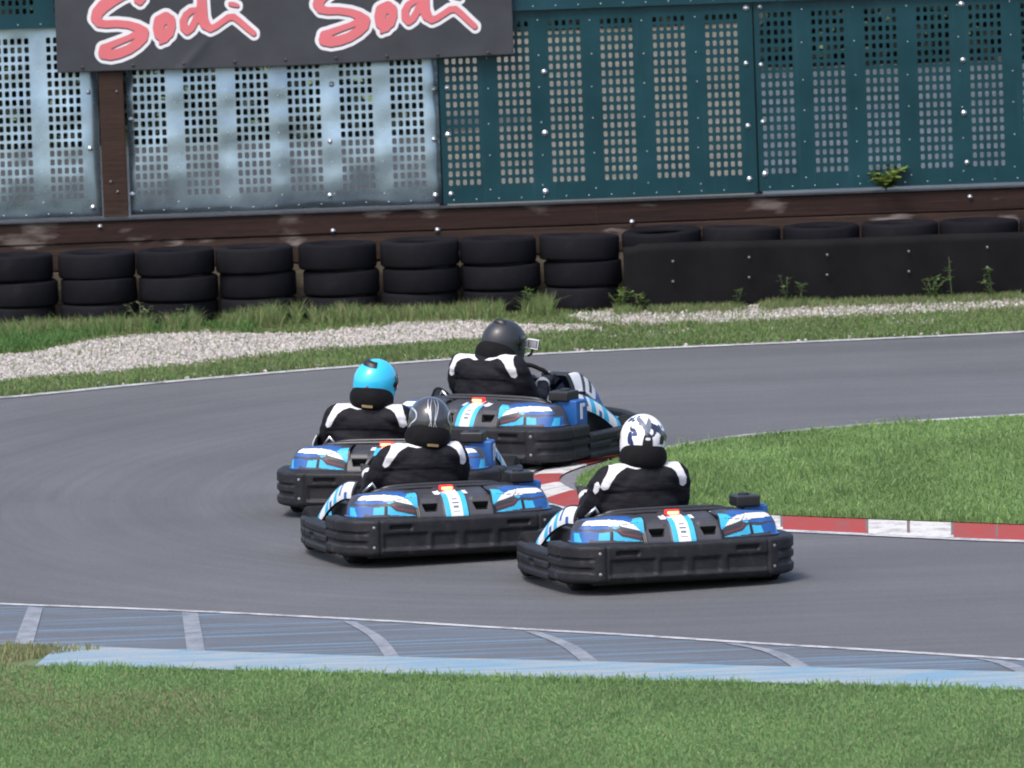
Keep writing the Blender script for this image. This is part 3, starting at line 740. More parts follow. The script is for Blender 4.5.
def build_banner():
    x0, x1 = W(56, 40, YBN)[0], W(513, 30, YBN)[0]; zb, zt = 1.90, 2.95
    nx, nz = 520, 150
    u, v = np.meshgrid(np.linspace(0, 1, nx), np.linspace(0, 1, nz), indexing='ij')
    X = x0 + (x1 - x0) * u; zbot = zb + .012 * u - .012 * np.sin(PI * u) + .004 * np.sin(9 * u)
    Z = zbot + (zt - zbot) * v
    Yd = .006 * np.sin(u * 21 + v * 2) * (1 - v) + .010 * (fnoise(u * 9, v * 3) - .5) - .006 * np.exp(-((u * 3.46 - .95 - (v * 1.05) * .9) / .05) ** 2) * smoothstep(.5, .0, v)
    A = {k: np.full((nx, nz), -1.0) for k in ('ink_white', 'ink_dark', 'ink_red')}
    st = strokes()
    ca, sa = math.cos(math.radians(2.5)), math.sin(math.radians(2.5))
    for word in (0, 1):
        for s in st:
            q = []
            for px, py, r in s:
                if word:
                    dx, dy = px - 87, py - 64; px, py = 307 + dx * ca - dy * sa, 49.8 + dx * sa + dy * ca
                wx, wz = W(px, py, YBN); q.append((wx, wz, r / 132.6 * .965))
            for a, b2 in zip(q[:-1], q[1:]):
                def sdf(ox, oz):
                    d, t = seg_dist(X - ox, Z - oz, a[:2], b2[:2]); return (a[2] + (b2[2] - a[2]) * t) - d
                d0 = sdf(0, 0); A['ink_red'] = np.maximum(A['ink_red'], d0)
                A['ink_dark'] = np.maximum(A['ink_dark'], sdf(.003, -.011) + .001)
                A['ink_white'] = np.maximum(A['ink_white'], np.maximum(d0 + .027, sdf(.004, -.014) + .021))
    V = np.stack([X, YBN + Yd - 0, Z], -1).reshape(-1, 3)
    i, j = np.meshgrid(np.arange(nx - 1), np.arange(nz - 1), indexing='ij'); k = (i * nz + j).ravel()
    Fq = np.stack([k, k + nz, k + nz + 1, k + 1], 1)
    o = raw_mesh('banner', V, Fq, np.ones((len(V), 3)), banner_mat(), 4)
    for nm, a in A.items():
        at = o.data.attributes.new(nm, 'FLOAT', 'POINT'); at.data.foreach_set('value', a.ravel().astype(np.float32))
    o.data.polygons.foreach_set('use_smooth', [True] * len(o.data.polygons))
    so = o.modifiers.new('thick', 'SOLIDIFY'); so.thickness = .002
    tag(o, 'dark grey banner with two red and white brush script words hung on the fence', 'banner')
    eye_me = None
    for k in range(9):
        uu = (k + .5) / 9; ey = MB(); ey.lathe([(.006, -.004), (.012, -.004), (.013, 0)], 12, 'y'); e = ey.build('eyelet', MAT['frame'], o, True)
        e.location = (x0 + (x1 - x0) * uu, YBN - .006, zb + .035)
build_banner()
# small plant rooted on the ledge
root_px = (886, 188)
weed(886, 188, .17, 'small leafy plant rooted on the timber ledge in front of the right teal panel', .23, 13, (.13, .19, .035), 'plant', None, 'wall_plant', YP - .06, W(886, 188, YP - .06)[1], 1.7)

# ------------------------------------------------------------------ tyre wall
def tyre_mat(name, c):
    m, nt, b = new_mat(name); v = coords(nt); n = noise(nt, 7, 5, .65, v); f = noise(nt, 45, 3, .7, v)
    r = ramp(nt, n.outputs[0], [(.3, tuple(k * .75 for k in c)), (.6, c), (.85, tuple(k * 2.0 for k in c))]); L(nt, r.outputs[0], b.inputs['Base Color'])
    b.inputs['Roughness'].default_value = .8; b.inputs['Specular IOR Level'].default_value = .1; bump(nt, b, f.outputs[0], .35, .006); return m
m_ty = [tyre_mat('tyre_rubber', (.0065, .0065, .0095)), tyre_mat('dusty_tyre_rubber', (.0085, .0085, .0115))]
def tyre_mesh(kind):
    R, Wd = .288, .198; prof = [(.185, .035), (.192, .02), (.215, .006), (.245, .002), (.266, .005), (.280, .013), (R - .002, .026)]
    g = [] if kind == 0 else []
    for a, b2 in g: prof += [(R, a - .002), (R - .0012, a), (R - .0012, b2), (R, b2 + .002)]
    prof += [(R - .002, Wd - .026), (.280, Wd - .013), (.266, Wd - .005), (.245, Wd - .002), (.215, Wd - .006), (.192, Wd - .02), (.185, Wd - .035), (.19, Wd - .05), (.25, Wd - .06), (.26, Wd / 2), (.25, .06), (.19, .05), (.185, .035)]
    mb = MB(); seg = 72; P = []
    for i in range(seg):
        a = 2 * PI * i / seg; row = []
        for r, h in prof:
            rr = r * (1 + .006 * math.sin(2 * a + kind) + .004 * math.sin(5 * a))
            if r > R - .003 and (.052 < h < .062 or Wd - .062 < h < Wd - .052) and i % 2: rr -= .004
            row.append((rr * math.cos(a), rr * math.sin(a), h))
        P.append(row)
    mb.grid(P, seg, len(prof), 0, True); me = mb.mesh('tyre', [m_ty[kind]])
    bm = bmesh.new(); bm.from_mesh(me); bmesh.ops.recalc_face_normals(bm, faces=bm.faces); bm.to_mesh(me); bm.free()
    me.polygons.foreach_set('use_smooth', [True] * len(me.polygons)); return me
tm = [tyre_mesh(0), tyre_mesh(1)]
ordn = ['leftmost', 'second', 'third', 'fourth', 'fifth', 'sixth', 'seventh', 'eighth']
lvl = ['bottom tyre, half hidden in grass,', 'middle tyre', 'topmost tyre']
YT = 74.86
cx = [W(x, 270, 74.6)[0] for x in (14, 95.5, 175.5, 255, 338.5, 419, 500, 581)]
looks = ['dull black', 'dull black', 'worn black', 'dusty black', 'worn black', 'dull black', 'dull black', 'scuffed black']
def put_tyre(x, y, z, kind, label, tilt=(0, 0), grp='car tyres stacked as a crash barrier'):
    o = bpy.data.objects.new('tyre', tm[kind]); COL.objects.link(o); o.location = (x, y, z)
    o.rotation_euler = (tilt[0], tilt[1], random.uniform(0, 6)); s = random.uniform(1.0, 1.045); o.scale = (s, s, random.uniform(.97, 1.02))
    tag(o, label, 'tyre', grp); return o
for k, x in enumerate(cx):
    for l in range(3):
        dx = random.uniform(-.012, .012) + (.012 if l == 1 else 0)
        tilt = (random.uniform(-.01, .01), random.uniform(-.012, .012))
        if l == 2 and k in (6, 7): tilt = (.045 if k == 7 else .0, -.01)
        st = ('leftmost stack' if k == 0 else ordn[k] + ' stack from the left')
        extra = ' with its open centre showing' if (k == 7 and l == 2) else ''
        put_tyre(x + dx, YT + random.uniform(-.015, .015), -.012 + .193 * l, (k + l) % 2, f'{looks[k]} {lvl[l]} of the {st}{extra}', tilt)
rcx = [W(x, 250, 74.6)[0] for x in (663, 742, 823, 902, 981, 1062)]
rl = ['first tyre from the left end showing above the black rubber sheet', 'second tyre showing above the black rubber sheet, between its first two bolt pairs', 'third tyre showing above the rubber sheet, over the middle weeds', 'fourth tyre showing above the rubber sheet, under the small wall plant', 'fifth tyre showing above the rubber sheet, near the right edge', 'last tyre above the rubber sheet, outside the right edge']
for k, x in enumerate(rcx):
    put_tyre(x, YT + .03, .386 - .004 * k, k % 2, rl[k], (.05 if k < 2 else random.uniform(0, .02), random.uniform(-.015, .015)), 'tyres behind the rubber sheet')
# rubber sheet
def rubber_sheet():
    root = empty('rubber_sheet', (rcx[0] - .30, YT - .31, 0)); tag(root, 'long black rubber sheet bolted in front of the tyres on the right', 'rubber sheet')
    n = 90; L_ = rcx[-1] + .3 - (rcx[0] - .3); mb = MB(); P = []
    for i in range(n + 1):
        x = L_ * i / n; row = []
        dy = .018 * math.cos(2 * PI * (x - .3) / .605) * -1
        top = .50 - .02 * x / L_ + .004 * math.sin(x * 3.1) + (.0 if x > .1 else -.02)
        for j in range(9):
            t = j / 8; row.append((x, dy * (.5 + .5 * t) + .01 * (fnoise(x * 3, t * 3) - .5), -.01 + (top + .01) * t))
        P.append(row)
    mb.grid(P, n + 1, 9); s = mb.build('sheet', plain('black_sheet_rubber', (.0045, .0045, .006), .8, 0, .3, 6, .15, .15), root, True)
    so = s.modifiers.new('thick', 'SOLIDIFY'); so.thickness = .012
    for px, y1, y2 in ((673, 261, 281), (749, 257, 277), (827, 254.5, 274.5), (908.6, 251, 271), (987, 247, 267)):
        for py in (y1, y2):
            wx, wz = W(px, py, YT - .31); w = washer(root, wx - (rcx[0] - .30), wz, .5, -.034); w.name = 'bolt'
    return root
rubber_sheet()

# ------------------------------------------------------------------ beyond the fence
m_yard = plain('yard_gravel', (.105, .098, .076), .9, 0, .35, 1.2, .3)
m_yard2 = plain('grey_yard_gravel', (.030, .034, .038), .9, 0, .4, 1.0, .3)
m_yard3 = plain('pale_yard_gravel', (.052, .066, .075), .9, 0, .35, 1.0, .3)
sheet('yard_ground', [(-30, 75.5), (-.47, 75.5), (-.60, 95.3), (-30, 95.3)], .004, m_yard2)
sheet('yard_ground', [(-.47, 75.5), (1.93, 75.5), (2.84, 111.3), (-.70, 111.3)], .006, m_yard)
sheet('yard_ground', [(1.93, 75.5), (30, 75.5), (30, 103.3), (2.63, 103.3)], .004, m_yard3)
def hedge(x0, x1, y, h, label):
    root = empty('hedge', ((x0 + x1) / 2, y, 0)); tag(root, label, 'hedge', 'hedges behind the fence')
    n = int((x1 - x0) * h * 420); wx = (x1 - x0) / 2
    x = RNG.uniform(-wx, wx, n); z = RNG.uniform(0, h, n) * (1 - .12 * RNG.random(n)); y2 = RNG.uniform(-.6, .6, n) + .15 * (fnoise(x * 2, z * 2) - .5)
    s = .13; a = RNG.normal(size=(n, 3)); a /= np.linalg.norm(a, axis=1)[:, None]; b = np.cross(a, RNG.normal(size=(n, 3))); b /= np.linalg.norm(b, axis=1)[:, None]
    c = np.stack([x, y2, z], 1); V = np.stack([c - a * s, c + b * s * .5, c + a * s, c - b * s * .5], 1)
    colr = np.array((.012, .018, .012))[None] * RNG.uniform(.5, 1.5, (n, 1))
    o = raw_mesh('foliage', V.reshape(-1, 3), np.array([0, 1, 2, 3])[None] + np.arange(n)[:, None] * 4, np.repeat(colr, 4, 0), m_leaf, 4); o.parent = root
    for q in range(int((x1 - x0) / .8)):
        k = MB(); k.tube([(-wx + .4 + q * .8, 0, 0), (-wx + .45 + q * .8, .05, h * .8)], [.03, .012], 6); k.build('stem', plain_cached('hedge_stem', (.05, .035, .025)), root)
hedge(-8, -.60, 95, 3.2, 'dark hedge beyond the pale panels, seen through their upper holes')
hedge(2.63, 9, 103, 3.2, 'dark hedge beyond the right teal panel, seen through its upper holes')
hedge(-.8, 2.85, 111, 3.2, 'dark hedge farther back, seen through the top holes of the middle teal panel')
# ------------------------------------------------------------------ go-kart (origin under the middle of its rear face, +Y forward)
def arc_resample(pts, step):
    P = [Vector(p) for p in pts]; d = [0]
    for a, b2 in zip(P[:-1], P[1:]): d.append(d[-1] + (b2 - a).length)
    n = int(d[-1] / step) + 1; out = []; k = 0
    for i in range(n + 1):
        s = d[-1] * i / n
        while k < len(P) - 2 and d[k + 1] < s: k += 1
        t = (s - d[k]) / max(1e-9, d[k + 1] - d[k]); out.append(P[k].lerp(P[k + 1], min(t, 1)))
    return out, d[-1]
def rbox(u, v, u0, u1, v0, v1, e=.010):
    """soft-edged box mask"""
    return float(smoothstep(u0 - e / 2, u0 + e / 2, u) * (1 - smoothstep(u1 - e / 2, u1 + e / 2, u)) * smoothstep(v0 - e / 2, v0 + e / 2, v) * (1 - smoothstep(v1 - e / 2, v1 + e / 2, v)))
def sweep_bumper(name, path, ztop, zbot, depth, parent, mats, inw=.075, roundness=.015, matf=None):
    pts, Ltot = arc_resample(spline(path, 160), .0075)
    zs = np.linspace(0, 1, 34); n = len(pts); P = []; MI = []
    for i, p in enumerate(pts):
        t = (pts[min(i + 1, n - 1)] - pts[max(i - 1, 0)]).normalized(); nrm = Vector((t.y, -t.x, 0)); row = []; mr = []
        # bottom inner edge, outer face, top ledge
        row.append(p - nrm * inw + Vector((0, 0, zbot))); row.append(p - nrm * roundness * 1.6 + Vector((0, 0, zbot)))
        for q in zs:
            z = zbot + (ztop - zbot) * q
            ed = 0
            if q > .9: ed = roundness * (1 - math.sqrt(max(0, 1 - ((q - .9) / .1) ** 2)))
            if q < .12: ed = roundness * 1.6 * (1 - math.sqrt(max(0, 1 - ((.12 - q) / .12) ** 2)))
            dd = depth(p.x, p.y, z, i / (n - 1))
            row.append(p - nrm * (ed + dd) + Vector((0, 0, z)))
        row.append(p - nrm * inw + Vector((0, 0, ztop + .001))); row.append(p - nrm * inw + Vector((0, 0, ztop - .06)))
        P.append([tuple(q) for q in row])
    nv = len(P[0]); mb = MB(); mb.grid(P, n, nv, matf=matf and (lambda i, j: matf(pts[i].x, pts[i].y, P[i][j][2], j)))
    mb.f.append(tuple(range(nv))); mb.m.append(0); mb.f.append(tuple((n - 1) * nv + k for k in range(nv))[::-1]); mb.m.append(0)
    return mb.build(name, mats, parent, True, angle=50)
def make_kart():
    root = empty('go_kart')
    # rear bumper ---------------------------------------------------
    path = [(-.70, .44), (-.70, .30), (-.685, .19), (-.63, .09), (-.55, .03), (-.48, .004), (-.25, -.004), (0, -.008), (.25, -.004), (.48, .004), (.55, .03), (.63, .09), (.685, .19), (.70, .30), (.70, .44)]
    path = [(*p, 0) for p in path]
    def dep(x, y, z, u):
        a = abs(x)
        if y < .03 and a < .50:
            d = 0
            d += .020 * rbox(a, z, .29, .42, .217, .240, .012)                              # slots
            d += .013 * rbox(x, z, -.455, -.195, .105, .190, .02) + .013 * rbox(x, z, .235, .475, .105, .190, .02)
            d += .013 * rbox(x, z, -.165, -.02, .105, .185, .03) + .013 * rbox(x, z, .03, .19, .105, .185, .03)
            d -= .006 * rbox(a, z, .0, .47, .085, .106, .012)                               # lip
            d += .010 * rbox(a, z, .474, .484, .06, .27, .006)                              # seam
            return d
        # grooved corner blocks
        d = .0
        if a > .50:
            d += .012 * rbox(z, 0, .188, .206, -1, 1, .008) + .014 * rbox(z, 0, .118, .150, -1, 1, .010)
            d *= float(smoothstep(.53, .58, a) if y < .12 else 1)
            d += .012 * rbox(y, 0, .235, .252, -1, 1, .012)
        return d
    rb = sweep_bumper('rear_bumper', path, .275, .062, dep, root, [MAT['bumper'], MAT['hole']],
                      matf=lambda x, y, z, j: 1 if (y < .03 and .295 < abs(x) < .415 and .219 < z < .238) else 0)
    for x in (-.515, .515):
        for z in (.232, .115):
            b = MB(); b.lathe([(0, -.005), (.008, -.005), (.011, -.002), (.012, .004)], 12, 'y'); o = b.build('bolt', MAT['dullbolt'], rb, True); o.location = (x, .014, z); o.rotation_euler = (0, 0, .3 if x > 0 else -.3)
    # side bumpers -----------------------------------------------------
    for s in (-1, 1):
        sp = [(.695 * s, .455, 0), (.705 * s, .60, 0), (.71 * s, .80, 0), (.70 * s, 1.0, 0), (.675 * s, 1.14, 0), (.60 * s, 1.235, 0)]
        if s < 0: sp = sp[::-1]
        def dep2(x, y, z, u):
            return .007 * rbox(z, 0, .148, .162, -1, 1, .010) + .009 * rbox(z, 0, .085, .112, -1, 1, .012) + .014 * rbox(y, z, .70, .80, .115, .143, .015) + .01 * rbox(y, 0, .93, .945, -1, 1, .01)
        sweep_bumper('side_bumper', sp, .208, .045, dep2, root, [MAT['bumper']], inw=.085)
    fp = [(.60, 1.27, 0), (.57, 1.40, 0), (.46, 1.52, 0), (.25, 1.575, 0), (0, 1.59, 0), (-.25, 1.575, 0), (-.46, 1.52, 0), (-.57, 1.40, 0), (-.60, 1.27, 0)]
    sweep_bumper('front_bumper', [(p[0], p[1], 0) for p in fp], .215, .05, lambda x, y, z, u: .014 * rbox(z, 0, .12, .15, -1, 1, .02), root, [MAT['bumper']], inw=.08)
    # floor and frame ---------------------------------------------------
    f = MB(); f.box((0, .78, .052), (1.06, 1.34, .024)); f.build('floor_tray', MAT['black'], root, False, .008)
    f = MB()
    for s in (-1, 1):
        f = MB(); f.tube(spline([(.44 * s, .10, .085), (.46 * s, .6, .085), (.40 * s, 1.0, .085), (.28 * s, 1.5, .11)], 20), .016, 8); f.build('frame_tube', MAT['frame'], root, True)
    f = MB(); f.tube([(-.5, .30, .135), (.5, .30, .135)], .020, 10); f.build('axle', MAT['frame'], root, True)
    # wheels ----------------------------------------------------------
    for (x, y, wd, r) in ((-.53, .30, .17, .132), (.53, .30, .17, .132), (-.585, 1.14, .125, .13), (.585, 1.14, .125, .13)):
        wh = empty('wheel', (x, y, r)); wh.parent = root
        t = MB(); h = wd / 2; t.lathe([(.065, -h * .8), (.09, -h), (r - .018, -h), (r - .004, -h * .85), (r, -h * .6), (r, h * .6), (r - .004, h * .85), (r - .018, h), (.09, h), (.065, h * .8)], 36, 'x'); t.build('tyre', MAT['rubber'], wh, True, angle=40)
        q = MB(); q.lathe([(0, -h * .55), (.025, -h * .55), (.03, -h * .3), (.055, -h * .35), (.066, -h * .82), (.066, h * .82), (.055, h * .35), (.03, h * .3), (.025, h * .55), (0, h * .55)], 28, 'x'); q.build('rim', MAT['rim'], wh, True, angle=40)
    # rear cowl --------------------------------------------------------
    prof = [(.055, .255), (.062, .283), (.080, .312), (.105, .345), (.140, .373), (.19, .392), (.26, .405), (.33, .412), (.40, .414)]
    pr, _ = arc_resample([(0, a, b2) for a, b2 in prof], .005); nx = 121; P = []
    def cowl_off(x, z, y):
        a = abs(x); d = -.007 * float(1 - smoothstep(.068, .074, a))                       # raised centre column
        d += .05 * rbox(a, z, .110 + (.340 - z) * .35, .196 - (.340 - z) * .35, .308, .346, .004)   # two openings
        d -= .006 * rbox(a, y, .10, .24, .125, .16, .02)
        d += .010 * float(smoothstep(.222, .24, a))
        return d
    def cowl_mat(i, j):
        x = -.24 + .48 * (i + .5) / (nx - 1); p = pr[j]; a = abs(x); z, y = p.z, p.y
        if a < .035 and y < .29:
            if y < .15 and z > .27:
                for zc, hw, ht in ((.362, .017, .0025), (.343, .019, .003), (.320, .017, .0055), (.295, .018, .0025)):
                    if a < hw and abs(z - zc) < ht: return 5
            return 1
        if a < .069 and y < .22: return 2
        if .069 <= a < .10 and .19 < y < .26: return 1
        if .108 + (.340 - z) * .35 < a < .198 - (.340 - z) * .35 and .306 < z < .349 and y < .2: return 4
        if a > .216: return 3
        return 0
    for i in range(nx):
        x = -.24 + .48 * i / (nx - 1); row = []
        for k, p in enumerate(pr):
            t = (pr[min(k + 1, len(pr) - 1)] - pr[max(k - 1, 0)]).normalized(); nrm = Vector((0, -t.z, t.y)); o = cowl_off(x, p.z, p.y)
            q = p - nrm * o; row.append((x, q.y, q.z))
        P.append(row)
    c = MB(); c.grid(P, nx, len(pr), matf=cowl_mat)
    cw = c.build('rear_cowl', [MAT['grey'], MAT['white'], MAT['cyan'], MAT['black'], MAT['hole'], MAT['text']], root, True, angle=60)
    so = cw.modifiers.new('thick', 'SOLIDIFY'); so.thickness = .006; so.offset = -1
    # tail lamp ----------------------------------------------------------
    tl = empty('tail_light', (-.012, .265, .424)); tl.parent = root
    q = MB(); q.box((0, 0, 0), (.080, .04, .028)); q.build('housing', MAT['lampbase'], tl, False, .006)
    q = MB(); q.box((0, -.024, -.002), (.064, .014, .015)); q.build('lens', MAT['lamp'], tl, False, .004)
    # deck tubes behind the seat
    for yy, zz, hw in ((.37, .415, .42), (.43, .425, .36)):
        q = MB(); q.tube(spline([(-hw, yy + .05, zz - .05), (-hw + .07, yy, zz), (hw - .07, yy, zz), (hw, yy + .05, zz - .05)], 24), .013, 8); q.build('deck_tube', MAT['frame'], root, True)
    q = MB(); q.box((0, .50, .30), (.86, .22, .16)); q.build('engine_block', MAT['black'], root, False, .02)
    # side pods --------------------------------------------------------
    outer = [(.215, .085), (.32, .085), (.43, .095), (.52, .115), (.585, .16), (.612, .22), (.618, .28), (.612, .33), (.595, .365)]
    innr = [(.215, .30), (.27, .32), (.31, .345), (.335, .35), (.35, .355), (.36, .36), (.37, .362), (.37, .364), (.37, .365)]
    NU, NV = 190, 64
    ou, _ = arc_resample([(p.x, p.y, 0) for p in spline([(*p, 0) for p in outer], 120)], .001)
    ou = [ou[int(k * (len(ou) - 1) / (NU - 1))] for k in range(NU)]
    inn = spline([(*p, 0) for p in innr], NU)
    PT = [0, .05, .08, .30, .50, .58, .64, .80, 1]; PA = [0, .0, .045, .10, .19, .25, .36, .62, .93]; PH = [0, .10, .12, .50, .82, .90, .945, .975, 1]
    VH = np.interp(np.arange(NV) / (NV - 1), PT, PH)
    art = [  # (material, outline in (u, height)) of the printed panels, in order of painting
        ('black', [(0, 0), (.022, 0), (.022, 1.01), (0, 1.01)]),
        ('darkgrey', [(.06, .955), (.50, .90), (.90, .86), (.93, .99), (.10, .995)]), ('blue', [(.16, .955), (.52, .915), (.88, .90), (.88, .94), (.20, .975)]),
        ('blue', [(.13, .93), (.40, .97), (.46, .90), (.20, .78)]),
        ('cyan', [(.03, .95), (.15, .93), (.20, .80), (.09, .48), (.03, .36)]),
        ('white', [(.085, .50), (.175, .77), (.30, .87), (.50, .90), (.78, .885), (.80, .74), (.62, .70), (.46, .69), (.33, .67), (.17, .56)]),
        ('blue', [(.46, .675), (.62, .685), (.80, .72), (.82, .60), (.62, .56), (.46, .60)]),
        ('cyan', [(.35, .65), (.46, .66), (.46, .60), (.40, .58)]),
        ('darkgrey', [(.04, .30), (.30, .64), (.40, .60), (.40, .50), (.33, .40), (.10, .20)]),
        ('redline', [(.07, .245), (.22, .335), (.33, .41), (.375, .55), (.36, .55), (.315, .43), (.21, .36), (.07, .275)]),
        ('darkgrey', [(.46, .58), (.62, .53), (.82, .57), (.82, .50), (.60, .44), (.46, .50)]),
        ('cyan', [(.06, .10), (.20, .21), (.33, .30), (.40, .48), (.455, .50), (.455, .17), (.24, .12)]),
        ('black', [(.447, .14), (.472, .14), (.472, .50), (.447, .50)]),
        ('cyan', [(.485, .165), (.60, .17), (.60, .45), (.485, .47)]),
        ('blue', [(.60, .17), (.70, .20), (.72, .52), (.66, .48), (.60, .45)]),
        ('blue', [(.70, .10), (.90, .10), (.90, .50), (.70, .50)]),
        ('cyan', [(.76, .12), (.84, .12), (.86, .44), (.80, .44)]),
        ('black', [(.96, 0), (1.01, 0), (1.01, 1.01), (.96, 1.01)]),
        ('black', [(.10, .80), (.30, .745), (.46, .73), (.46, .715), (.30, .73), (.10, .78)]),
        ('black', [(.33, .67), (.43, .86), (.44, .86), (.345, .67)]),
    ]
    keys = ['grey', 'black', 'navy', 'blue', 'cyan', 'white', 'darkgrey', 'redline', 'hole', 'rim']
    uc, vc = np.meshgrid((np.arange(NU - 1) + .5) / (NU - 1), (VH[:-1] + VH[1:]) / 2, indexing='ij')
    mi = np.full(uc.shape, 6)
    mi[(vc < .10)] = 0; mi[vc > .985] = 1
    for k, poly in art: mi[in_poly(uc, vc, [(float(np.interp(a, [-1, 0, .455, .60, .70, .80, 1, 2], [-1, 0, .335, .48, .57, .70, 1, 2])), b2) for a, b2 in poly])] = keys.index(k)
    pods = []
    for s in (1, -1):
        P = []
        for i in range(NU):
            o, n2 = ou[i], inn[i]; row = []; hgt = .150 - .012 * smoothstep(.5, 1, i / NU)
            for j in range(NV):
                w_ = j / (NV - 1); a, h = min(1.0, float(np.interp(w_, PT, PA)) * (1 + .8 * math.exp(-((i / (NU - 1) - .48) / .17) ** 2))), float(VH[j])
                bulge = .004 * math.sin(min(1, h) * PI)
                q = o.lerp(n2, a); out = (o - n2).normalized() * bulge
                seam = .004 * (abs(h - .10) < .012)
                row.append((s * (q.x + out.x), q.y + out.y, .270 + float(hgt) * h - 0 * seam))
            P.append(row)
        m = MB(); m.grid(P, NU, NV, matf=lambda i, j: int(mi[i, j]))
        # close the front end and the deck on top
        b0 = len(m.v); m.v += [P[-1][j] for j in range(NV)] + [(s * .37, .365, .27)]
        m.f.append(tuple(b0 + k for k in range(NV + 1))); m.m.append(1)
        b0 = len(m.v); m.v += [P[i][NV - 1] for i in range(NU)] + [(s * .215, .365, .41)]
        m.f.append(tuple(b0 + k for k in range(NU + 1))); m.m.append(1)
        p = m.build('side_pod', [MAT[k] for k in keys], root, True, angle=28); pods.append(p)
        p['label'] = 'cyan, blue and white printed pod over the rear wheel'
        # lettered strip from the pod down to the front wheel
        st = MB(); pth = spline([(.50 * s, .50, .405), (.53 * s, .62, .395), (.565 * s, .80, .325), (.60 * s, 1.0, .19)], 41); P2 = []
        for k, q in enumerate(pth): P2.append([(q.x + s * (.032 * (r / 12 - .5) + .012 * math.sin(r / 12 * PI)), q.y, q.z - .115 * (r / 12 - .5)) for r in range(13)])
        def strip_mat(i, j):
            u, v = i / 40, j / 12
            if j in (0, 11): return 1
            if u < .06: return 1
            if u < .48: return 2 if not ((.20 < u < .30 and v > .5) or (.38 < u < .44 and v < .6)) else 3
            if .56 < u < .70 and .15 < v < .85: return 2 if not (.60 < u < .66 and v > .5) else 3
            if .76 < u < .88 and .15 < v < .85: return 2
            return 0
        st.grid(P2, 41, 13, matf=strip_mat)
        o = st.build('leg_guard', [MAT['cyan'], MAT['black'], MAT['white'], MAT['blue']], root, True, angle=50); so = o.modifiers.new('t', 'SOLIDIFY'); so.thickness = .012
        q = MB(); q.box((.50 * s, .72, .20), (.05, .56, .24)); q.build('guard_panel', MAT['black'], root, False, .015)
    # air box on the right --------------------------------------------------
    ab = empty('air_box', (.49, .48, 0)); ab.parent = root
    q = MB(); q.box((0, 0, .448), (.142, .15, .062)); q.lathe([(.0, .492), (.028, .492), (.034, .486), (.036, .468)], 16, 'z', (0, .02, 0)); q.build('cap', MAT['black'], ab, False, .014)
    q = MB(); q.box((.05, .015, .340), (.145, .13, .168)); q.box((.07, .105, .275), (.06, .05, .22)); q.build('blue_cover', MAT['blue'], ab, False, .012)
    q = MB(); q.box((.1235, .010, .35), (.006, .024, .10)); q.box((.1235, .037, .389), (.006, .030, .022)); q.build('white_mark', MAT['white'], ab)
    # steel seat stays -------------------------------------------------------
    q = MB(); q.tube([(-.45, .50, .39), (-.405, .47, .445), (-.365, .50, .385)], .012, 8); q.build('seat_stay', MAT['steel'], root, True); q = MB(); q.tube([(.12, .42, .425), (.20, .52, .40), (.26, .56, .37)], .012, 8); q.build('seat_stay', MAT['steel'], root, True)
    # seat ---------------------------------------------------------------
    sx0, sy0 = -.13, .62; P = []
    for i in range(25):
        a = PI * (1.0 + i / 24); row = []
        for j in range(12):
            t = j / 11; r = .10 + .12 * math.sin(t * PI / 2); z = .08 + .33 * t ** 1.6 * (.55 + .45 * abs(math.sin(a)))
            row.append((sx0 + (r + .015) * math.cos(a), sy0 + .06 + (r + .05 * t) * math.sin(a) * 1.05, z))
        P.append(row)
    q = MB(); q.grid(P, 25, 12); q.box((sx0, sy0 + .16, .085), (.34, .36, .03)); o = q.build('seat', MAT['black'], root, True, angle=50); so = o.modifiers.new('t', 'SOLIDIFY'); so.thickness = .008
    # steering ---------------------------------------------------------------
    sw = empty('steering_wheel', (-.12, 1.12, .475), 0, math.radians(-48)); sw.parent = root
    q = MB(); ring = []
    for k in range(40):
        a = 2 * PI * k / 40; r = .14 * (1 if math.sin(a) > -.6 else .93); ring.append((r * math.cos(a), r * math.sin(a), 0))
    q.tube(ring, .014, 8, closed=True); q.build('wheel_rim', MAT['rubber'], sw, True)
    q = MB(); q.box((0, 0, -.01), (.22, .035, .01)); q.box((0, -.06, -.01), (.03, .11, .01)); q.lathe([(0, .01), (.03, .01), (.035, -.02), (0, -.02)], 16); q.build('spoke', MAT['frame'], sw, False, .004)
    q = MB(); q.lathe([(0, .046), (.022, .044), (.026, .0)], 14, 'z', (.015, .085, 0)); q.build('button', MAT['red'], sw, True)
    q = MB(); q.lathe([(0, .04), (.030, .038), (.036, .0), (.03, -.03), (0, -.03)], 18, 'z', (.075, .075, 0)); q.build('display', MAT['steel'], sw, True)
    q = MB(); q.tube([(-.12, 1.13, .46), (-.08, 1.36, .16)], .014, 8); q.build('steering_column', MAT['frame'], root, True)
    # front fairing -------------------------------------------------------------
    cl = spline([(0, 1.16, .50), (0, 1.28, .505), (0, 1.40, .455), (0, 1.50, .36), (0, 1.58, .25), (0, 1.64, .19)], 46); P = []; nv = 33
    for k, q in enumerate(cl):
        t = k / 45; hw = .15 + .07 * t; tg = (cl[min(k + 1, 45)] - cl[max(k - 1, 0)]).normalized(); nr = Vector((0, -tg.z, tg.y)); row = []
        for j in range(nv):
            v = j / (nv - 1) * 2 - 1; drop = .12 * smoothstep(.55, 1.0, abs(v)); x = hw * (v if abs(v) < .8 else math.copysign(.8 + (abs(v) - .8) * .5, v))
            p = q - nr * float(drop); row.append((x + .02, p.y, p.z))
        P.append(row)
